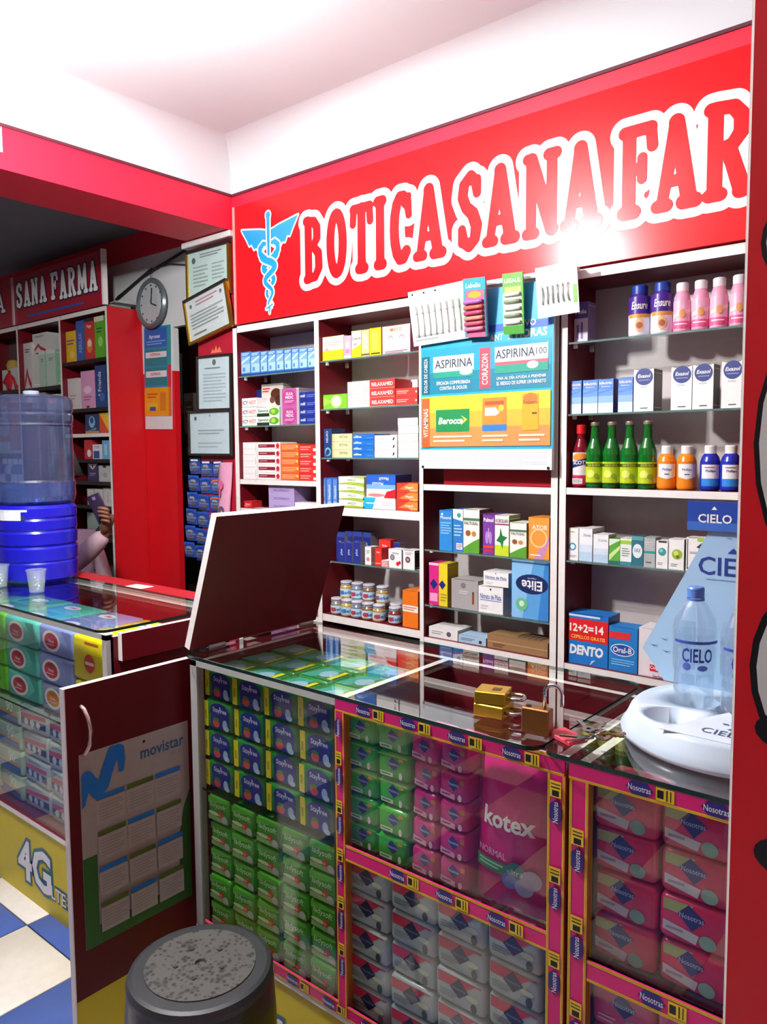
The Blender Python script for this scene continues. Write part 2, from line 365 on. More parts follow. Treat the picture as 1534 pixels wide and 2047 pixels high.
# ------------------------------------------------------------------ shop sign
XS1 = .12
sg = thing('shop_sign', 'long red shop sign lettered BOTICA SANA FARMA with blue caduceus', 'sign')
G().box(-2.755, XS1, 2.285, 2.298, 2.062, 2.568, SIGNR).build('sign_panel', sg)
G().box(-2.765, -2.755, 2.28, 2.30, 2.062, 2.568, M('#d9a7a0', .5)).build('side_strip', sg)
rl = .0205
words = [('B', -2.324, -2.214), ('O', -2.203, -2.079), ('T', -2.068, -1.952), ('I', -1.955, -1.88), ('C', -1.876, -1.759), ('A', -1.763, -1.62), ('S', -1.571, -1.466), ('A', -1.468, -1.328), ('N', -1.315, -1.176), ('A', -1.18, -1.044), ('F', -.991, -.873), ('A', -.89, -.75), ('R', -.745, -.612), ('M', -.60, -.43), ('A', -.425, -.285)]
for dy, (a, b) in {0: (0, 6), .0003: (6, 10), .0006: (10, 15)}.items():
    sg_ = []; 
    for ch, x0, x1 in words[a:b]: sg_ += letter_segs(ch, x0-.004, x1+.004, 2.168, 2.448, rl)
    X, Y, D = field(sg_, [], .075, .0045)
    vs, fs = contour(X, Y, D, .0265); g = G(); g.add([(p[0], 2.2840-dy, p[1]) for p in vs], fs, WHITE); g.build('letter_outline', sg)
    vs, fs = contour(X, Y, D, 0); g = G(); g.add([(p[0], 2.2826-dy, p[1]) for p in vs], fs, SIGNR); g.build('lettering', sg)
# caduceus
CBL = M('#1f9ad8', .35)
def cad_layer(segs, polys, y, o=.007):
    X, Y, D = field(segs, polys, .03, .0035); g = G()
    vs, fs = contour(X, Y, D, o); g.add([(p[0], y, p[1]) for p in vs], fs, WHITE)
    vs, fs = contour(X, Y, D, 0); g.add([(p[0], y-.0007, p[1]) for p in vs], fs, CBL); g.build('emblem', sg)
cx = -2.532
wing = [(0, .0), (.05, .012), (.165, .03), (.13, -.02), (.115, -.045), (.10, -.04), (.085, -.065), (.07, -.06), (.05, -.085), (.03, -.08), (0, -.06)]
WZ = 2.43
cad_layer([], [[(cx+.012+a, WZ+b) for a, b in wing], [(cx-.012-a, WZ+b) for a, b in wing]], 2.2838)
def snake(ph):
    pts = []
    for i in range(50):
        t = i/49; z = 2.325-t*.215; amp = .034*(1-t)+.009
        pts.append((cx+ph*amp*math.cos(t*math.pi*4.0+.2), z, .0125*(1-t)+.004))
    return pts
def head(ph): return [(cx+ph*.01, 2.375-.0, .006), (cx+ph*.035, 2.378, .011), (cx+ph*.055, 2.362, .012), (cx+ph*.055, 2.34, .012), (cx+ph*.036, 2.325, .0125)]
cad_layer(chain(head(1))+chain(snake(1)), [], 2.2824)
cad_layer(chain(head(-1))+chain(snake(-1)), [], 2.2810)
cad_layer([((cx, 2.475, .010), (cx, 2.33, .007)), ((cx, 2.49, .014), (cx, 2.492, .014))], [], 2.2796)
cad_layer([((cx, 2.11, .005), (cx, 2.085, .002)), ((cx-.02, 2.105, .003), (cx+.02, 2.12, .003))], [], 2.2796)
# ------------------------------------------------------------------ wall shelving, two cabinets
def upright(p, x0, x1, z0, z1, y1=2.52): G().box(x0, x1, 2.30, y1, z0, z1, REDW, front=WHITEE).build('upright', p)
def board(p, x0, x1, z1, t=.022, y1=2.50, nm='shelf_board'): G().box(x0, x1, 2.302, y1, z1-t, z1, REDW, front=WHITEE).build(nm, p)
def gshelf(p, x0, x1, z1):
    g = G(); g.box(x0+.001, x1-.001, 2.305, 2.498, z1-.006, z1, GLASS, front=M('#5d7a74', .15)); g.build('glass_shelf', p)
    for xx in (x0+.008, x1-.008):
        for yy in (2.34, 2.46): G().box(xx-.006, xx+.006, yy-.004, yy+.004, z1-.016, z1-.0062, WHITE).build('shelf_peg', p)
A = thing('shelf_cabinet', 'wide dark red wall cabinet with white edges below the BOTICA lettering', 'cabinet')
for a, b in ((-2.805, -2.777), (-2.288, -2.262), (-1.750, -1.732), (-1.210, -1.186)): upright(A, a, b, 0.0, 2.05)
G().box(-2.777, -1.21, 2.302, 2.52, 2.028, 2.058, REDW, front=WHITEE).build('top_board', A)
for a, b in ((-2.777, -2.288), (-2.262, -1.75), (-1.732, -1.21)): G().box(a, b, 2.50, 2.515, .78, 2.028, BACKP).build('back_panel', A)
board(A, -2.777, -2.288, 1.372); board(A, -2.777, -2.288, 1.241)
board(A, -2.262, -1.75, 1.269, .033); board(A, -2.262, -1.75, .82, .03)
board(A, -1.732, -1.21, 1.373); board(A, -1.732, -1.21, .80)
board(A, -2.777, -2.288, .80)
for z in (1.834, 1.611): gshelf(A, -2.777, -2.288, z)
for z in (1.863, 1.668, 1.47, 1.045): gshelf(A, -2.262, -1.75, z)
for z in (1.131, .923): gshelf(A, -1.732, -1.21, z)
for a, b in ((-2.777, -2.288), (-2.262, -1.75), (-1.732, -1.21)):
    d = G().box(a+.002, b-.002, 2.304, 2.322, .06, .768, REDW).build('cupboard_door', A)
    G().tube([(b-.05, 2.304, .6), (b-.05, 2.28, .6), (b-.05, 2.28, .7), (b-.05, 2.304, .7)], .005, CHROME).build('handle', d)
B = thing('shelf_cabinet', 'narrower dark red wall cabinet with bottles, beside the red board', 'cabinet')
for a, b in ((-1.180, -1.157), (-.618, -.598)): upright(B, a, b, 0, 2.05)
G().box(-1.157, -.618, 2.302, 2.52, 2.028, 2.058, REDW, front=WHITEE).build('top_board', B)
G().box(-1.157, -.618, 2.50, 2.515, .78, 2.028, BACKP).build('back_panel', B)
board(B, -1.157, -.618, 1.375); board(B, -1.157, -.618, .80)
for z in (1.836, 1.61, 1.139): gshelf(B, -1.157, -.618, z)
d = G().box(-1.155, -.62, 2.304, 2.322, .06, .778, REDW).build('cupboard_door', B)
G().tube([(-.67, 2.304, .6), (-.67, 2.28, .6), (-.67, 2.28, .7), (-.67, 2.304, .7)], .005, CHROME).build('handle', d)
tag(G().box(-1.66, -1.215, 2.33, 2.48, 1.374, 1.45, M('#c01426', .4)).build('red_box'), 'long red box on the board just below the medicine poster', 'box')
# left wall shelf
Lc = thing('shelf_cabinet', 'dark red wall cabinet with white edges behind the water jug', 'cabinet')
for a, b in ((-5.42, -5.40), (-4.885, -4.865), (-4.36, -4.34), (-3.862, -3.842)): upright(Lc, a, b, 0, 2.278, 2.508)
G().box(-3.842, -3.838, 2.302, 2.508, 0, 2.278, M('#cf1620', .42, scale=6, var=.06)).build('side_panel', Lc)
G().box(-5.4, -3.862, 2.302, 2.508, 2.256, 2.28, REDW, front=WHITEE).build('top_board', Lc)
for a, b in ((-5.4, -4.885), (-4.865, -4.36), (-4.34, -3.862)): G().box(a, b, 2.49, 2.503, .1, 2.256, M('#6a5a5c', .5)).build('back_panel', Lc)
ZL = dict(a=2.0, )
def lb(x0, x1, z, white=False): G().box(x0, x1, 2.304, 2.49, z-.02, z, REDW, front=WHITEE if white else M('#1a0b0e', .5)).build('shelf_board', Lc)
LSHELF = [2.012, 1.744, 1.603, 1.46, 1.335, 1.199, 1.022, 1.891]
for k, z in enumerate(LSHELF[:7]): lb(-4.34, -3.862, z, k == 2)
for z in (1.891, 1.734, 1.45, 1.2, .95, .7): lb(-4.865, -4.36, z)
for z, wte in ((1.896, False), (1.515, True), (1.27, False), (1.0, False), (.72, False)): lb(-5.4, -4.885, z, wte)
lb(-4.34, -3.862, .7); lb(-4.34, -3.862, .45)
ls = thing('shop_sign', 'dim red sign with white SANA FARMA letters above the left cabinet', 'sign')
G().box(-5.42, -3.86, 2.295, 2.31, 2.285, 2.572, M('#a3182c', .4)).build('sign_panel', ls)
G().box(-3.86, -3.845, 2.285, 2.312, 2.285, 2.575, WHITEE).build('edge_strip', ls)
G().box(-4.895, -4.88, 2.285, 2.295, 2.285, 2.572, M('#b8a7aa', .4)).build('seam_strip', ls)
xw = -5.33; segs = []
for ch in 'CA': segs += letter_segs(ch, xw, xw+.16, 2.375, 2.52, .010); xw += .175
xw = -4.855
for ch in 'SANA FARMA':
    if ch == ' ': xw += .04; continue
    wd = .125 if ch == 'M' else .098
    segs += letter_segs(ch, xw, xw+wd-.006, 2.365+(.01 if xw < -4.4 else .0), 2.535, .0125); xw += wd
X, Y, D = field(segs, [], .03, .004)
g = G(); vs, fs = contour(X, Y, D, .009); g.add([(p[0], 2.2938, p[1]) for p in vs], fs, M('#2a2340', .5))
vs, fs = contour(X, Y, D, 0); g.add([(p[0], 2.2930, p[1]) for p in vs], fs, WHITE); g.build('lettering', ls)
g = G(); g.print([('l', 0, 0, 1, 1, 1, M('#2858a8', .5)), ('l', .1, .25, .95, .75, 1, M('#2858a8', .5))], .8, .03, (-4.72, 2.2945, 2.305)); g.build('small_print', ls)
# ------------------------------------------------------------------ printed edge tape
OCH = M('#c98a1c', .4); YBL = M('#e3c321', .45); DNAV = M('#2a1f72', .35); TMAG = M('#d3166f', .35)
def tape(parent, o, eu, ev, length, h, period=.115, ph=0):
    """carton tape of magenta, navy lozenges and yellow blocks, ochre borders"""
    g = G(); o = Vector(o); eu = Vector(eu); ev = Vector(ev); nn = eu.cross(ev)
    P = lambda a, b, c: o+eu*a+ev*b+nn*c
    vs = [P(0, 0, 0), P(length, 0, 0), P(length, h, 0), P(0, h, 0), P(0, 0, -.003), P(length, 0, -.003), P(length, h, -.003), P(0, h, -.003)]
    g.add(vs, [(0, 1, 2, 3), (5, 4, 7, 6), (4, 5, 1, 0), (1, 5, 6, 2), (2, 6, 7, 3), (3, 7, 4, 0)], TMAG)
    ops = [('r', 0, 0, 1, .14, YBL), ('r', 0, .86, 1, 1, YBL), ('r', 0, .05, 1, .08, OCH), ('r', 0, .92, 1, .95, OCH)]
    x = -ph
    while x < length:
        f = lambda a: max(0, min(1, (x+a)/length))
        if x+.045 > 0 and x+.005 < length:
            if x > 0 and x+.05 < length:
                ops += [('p', [(f(.002), .5), (f(.012), .84), (f(.036), .84), (f(.046), .5), (f(.036), .16), (f(.012), .16)], DNAV), ('t', 'Nosotras', (x+.024)/length, .5, .3, WHITE, .036/length, 0)]
        if x > 0 and x+.08 < length:
            ops += [('r', f(.05), .18, f(.078), .82, YBL), ('r', f(.052), .30, f(.062), .7, BLACK), ('r', f(.066), .24, f(.068), .76, BLACK), ('r', f(.072), .24, f(.0735), .76, BLACK)]
        x += period
    g.print(ops, length, h, o, eu, ev, lift=.0003)
    return g.build('printed_tape', parent)
# ------------------------------------------------------------------ counters
CF, CB, CT = 1.155, 1.59, .992
YB = M('#d8c412', .45, scale=6)
INT = M('#6b1420', .4, scale=80)
def counter(nm, label, x0, x1, posts, divs, shelf_z, back_ledge=False):
    c = thing(nm, label, 'counter')
    G().box(x0, x1, CF, CB, 0.0, .275, YB).build('base_panel', c)
    G().box(x0, x1, CF-.004, CB, .275, .292, WHITEE, top=INT).build('bottom_board', c)
    G().box(x0, x1, CB-.018, CB, .292, .975, INT, top=WHITEE).build('back_panel', c)
    for d in divs: G().box(d-.009, d+.009, CF+.012, CB-.018, .292, .975, INT, top=WHITEE).build('divider', c)
    for a, b, m in posts: G().box(a, b, CF-.002, CF+.02, .292, .982, m).build('post', c)
    G().box(x0, x1, CF-.002, CF+.016, .968, .984, ALU).build('top_rail', c)
    for a, b, z in shelf_z: G().box(a, b, CF+.008, CB-.019, z-.006, z, GLASS, front=EDGE).build('glass_shelf', c)
    return c
C1 = counter('display_counter', 'glass display counter full of sanitary pad packs, with the raised flap', -1.60, -.573, [(-1.60, -1.575, ALU), (-1.1, -1.076, OCH), (-.604, -.574, OCH)], [-1.112, -.597], [(-1.59, -1.122, .655), (-1.102, -.607, .662)])
G().box(-1.60, -1.582, CF+.012, CB, .292, .975, INT, front=ALU, top=WHITEE).build('side_panel', C1)
C2 = counter('display_counter', 'glass display counter under the white bottle stand', -.567, .15, [(-.567, -.535, OCH), (-.28, -.26, OCH), (.13, .15, ALU)], [-.572+.014, .14], [(-.548, .13, .655)])
C3 = counter('display_counter', 'left glass display counter carrying the water jug', -4.3, -1.99, [(-2.012, -1.99, ALU), (-3.2, -3.18, ALU), (-4.3, -4.28, ALU)], [-3.19, -4.29], [(-4.28, -2.01, .662)])
G().box(-2.008, -1.99, CF+.012, CB, 0, .975, REDW, front=WHITEE, top=WHITEE).build('side_panel', C3)
def slab(parent, x0, x1, y0, y1, z0, z1, rr=.03):
    pts = []
    for (cx_, cy_, a0) in ((x1-rr, y1-rr, 0), (x0+rr, y1-rr, 90), (x0+rr, y0+rr, 180), (x1-rr, y0+rr, 270)):
        for k in range(6): a = math.radians(a0+18*k); pts.append((cx_+rr*math.cos(a), cy_+rr*math.sin(a)))
    n = len(pts); g = G(); vs = [(a, b, z0) for a, b in pts]+[(a, b, z1) for a, b in pts]
    g.add(vs, [tuple(range(n, 2*n)), tuple(range(n-1, -1, -1))], GLASS); g.add(vs, [(i, (i+1) % n, n+(i+1) % n, n+i) for i in range(n)], EDGE)
    return g.build('glass_top', parent)
slab(C1, -1.605, -.618, 1.133, 1.60, CT, 1.0); slab(C2, -.614, .15, 1.135, 1.60, CT, 1.0); slab(C3, -4.3, -1.985, 1.135, 1.585, CT, 1.0)
for c, a, b in ((C1, -1.574, -1.101), (C1, -1.075, -.605), (C2, -.534, -.281), (C2, -.259, .129), (C3, -4.279, -3.201), (C3, -3.179, -2.013)):
    G().box(a, b, CF+.001, CF+.006, .293, .967, GLASSF).build('front_pane', c)
TY = CF-.0052
tape(C1, (-1.098, TY, .958), (1, 0, 0), (0, 0, 1), .523, .032, ph=.06)
tape(C1, (-1.073, TY-.0006, .292), (0, 0, 1), (-1, 0, 0), .668, .025, period=.105, ph=.02)
tape(C1, (-1.072, TY, .642), (1, 0, 0), (0, 0, 1), .468, .034, ph=.0)
tape(C1, (-1.56, TY, .288), (1, 0, 0), (0, 0, 1), .98, .03, ph=.05)
tape(C1, (-.573, TY-.0006, .30), (0, 0, 1), (-1, 0, 0), .658, .032, period=.15, ph=.03)
tape(C2, (-.567, TY, .958), (1, 0, 0), (0, 0, 1), .5, .032, ph=.02)
tape(C2, (-.532, TY-.0006, .30), (0, 0, 1), (-1, 0, 0), .658, .033, period=.15, ph=.1)
tape(C2, (-.531, TY, .622), (1, 0, 0), (0, 0, 1), .4, .036, ph=.03)
tape(C2, (-.531, TY, .288), (1, 0, 0), (0, 0, 1), .4, .03, ph=.07)
TEAL = M('#12647c', .4)
def decal4g(parent, x, z0, z1):
    g = G(); h = z1-z0
    g.print([('t', '4G', .30, .5, 1.0, TEAL, .9, .085), ('t', 'LTE', .74, .22, .34, TEAL, .5, .05)], .36, h, (x, CF-.0005, z0))
    g.print([('t', '4G', .30, .5, .86, WHITE, .9, .03), ('t', 'LTE', .74, .22, .26, WHITE, .5, .01)], .36, h, (x, CF-.0005, z0), lift=.0012)
    g.build('printed_decal', parent)
decal4g(C3, -2.595, .05, .215); decal4g(C1, -1.36, .03, .19)
g = G(); g.print([('r', 0, 0, 1, 1, TEAL)], .1, .09, (-2.85, CF-.0005, .13)); g.build('printed_decal', C3)
lg = thing('back_ledge', 'red plank with white front edge behind the left counter', 'ledge')
G().box(-4.2, -2.0, 1.592, 1.69, .945, .995, M('#b5222c', .4, scale=20), front=WHITEE).build('plank', lg)
for x in (-4.1, -2.2): G().box(x-.02, x+.02, 1.62, 1.66, 0, .945, REDW).build('leg', lg)
tag(G().box(-1.9895, -1.969, 1.19, 1.53, .905, .985, REDW, front=WHITEE, top=WHITEE).build('flap_rest'), 'short red board with white edges on the left counter side', 'board')
# gate door and flap
gt = thing('counter_gate', 'open dark red gate door with white edges and a phone company calendar', 'gate', (-1.64, 1.19, 0))
G().box(-.018, 0, -.345, 0, .232, .972, M('#5e0d17', .4, scale=60, spec=.3), front=WHITEE, top=WHITEE, left=REDW).build('panel', gt)  # melamine red taken darker: shade on the gate put into its colour
G().box(-.016, -.002, -.343, -.002, .03, .232, YB).build('yellow_base', gt)
G().box(-.018, .0005, -.3475, -.345, .03, .972, WHITEE).build('edge_strip', gt)
G().tube([(0, -.308, .925), (.012, -.307, .92), (.022, -.303, .9), (.026, -.30, .87), (.022, -.302, .835), (.012, -.307, .815), (0, -.308, .81)], .0045, M('#e8c9c0', .25, .6)).build('handle', gt)
for z in (.32, .6, .88): G().tube([(.004, .002, z), (.004, .002, z+.05)], .005, ALU).build('hinge', gt)
cal = thing('wall_calendar', 'movistar paper calendar with twelve month boxes on the gate door', 'calendar', (-1.6385, .872, .345))
ML = M('#aaa59b', .6); CB_ = M('#1577c8', .5); CO = M('#56681f', .5); CGn = M('#2f6a28', .5)
g = G(); W_, H_ = .297, .467
g.add([(0, 0, 0), (0, W_, 0), (0, W_, H_), (0, 0, H_), (-.001, 0, 0), (-.001, W_, 0), (-.001, W_, H_), (-.001, 0, H_)], [(0, 1, 2, 3), (4, 7, 6, 5), (0, 4, 5, 1), (1, 5, 6, 2), (2, 6, 7, 3), (3, 7, 4, 0)], ML)
ops = [('r', 0, 0, 1, .1, CGn), ('r', 0, 0, .12, .47, CGn), ('p', [(.88, .0), (1, 0), (1, .62), (.93, .52), (.88, .36)], CGn),
       ('t', 'movistar', .74, .905, .06, M('#2a5f86', .5), .42, .012), ('t', 'perú', .86, .85, .035, M('#8c9a93', .5), .2, 0), ('c', .565, .965, .012, BLACK)]
for r_ in range(4):
    for c_ in range(3):
        x = .13+c_*.265; z = .615-r_*.185; hd = CB_ if (r_+c_) % 2 == 0 else CO
        ops += [('r', x, z, x+.245, z+.125, M('#b2ada3', .6)), ('r', x, z+.128, x+.245, z+.152, hd), ('l', x+.02, z+.015, x+.225, z+.11, 6, M('#a09b92', .6))]
g.print(ops, W_, H_, (0, 0, 0), (0, 1, 0), (0, 0, 1))
msegs = chain([(.0, .74, .024), (.03, .82, .03), (.055, .865, .033), (.10, .82, .034), (.14, .775, .033), (.19, .80, .033), (.23, .87, .034), (.29, .955, .034), (.335, .95, .032), (.355, .90, .022), (.352, .85, .016)])
X, Y, D = field([tuple((a[0]*W_, a[1]*H_+.006, a[2]*W_*1.55) for a in s_) for s_ in msegs], [], .03, .003)
Dm = np.where((X[None, :] < 0.001) | (Y[:, None] > H_), 1.0, D)
vs, fs = contour(X, Y, Dm, 0); g.add([(.0022, a, b) for a, b in vs], fs, CB_)
g.build('sheet', cal)
fl = thing('counter_flap', 'raised dark red counter flap with white edges leaning over the counter', 'flap', (-1.598, 1.15, 1.002))
fl.rotation_euler = (0, math.radians(19.5), 0)
G().box(-.02, 0, 0, .445, .004, .365, M('#5e0d17', .4, scale=60, spec=.3), front=WHITEE, top=WHITEE, back=WHITEE, bot=WHITEE).build('panel', fl)  # darker melamine red carries the shade on the raised flap
for y in (.06, .38): G().tube([(.003, y, .002), (.003, y+.05, .002)], .0045, ALU).build('hinge', fl)
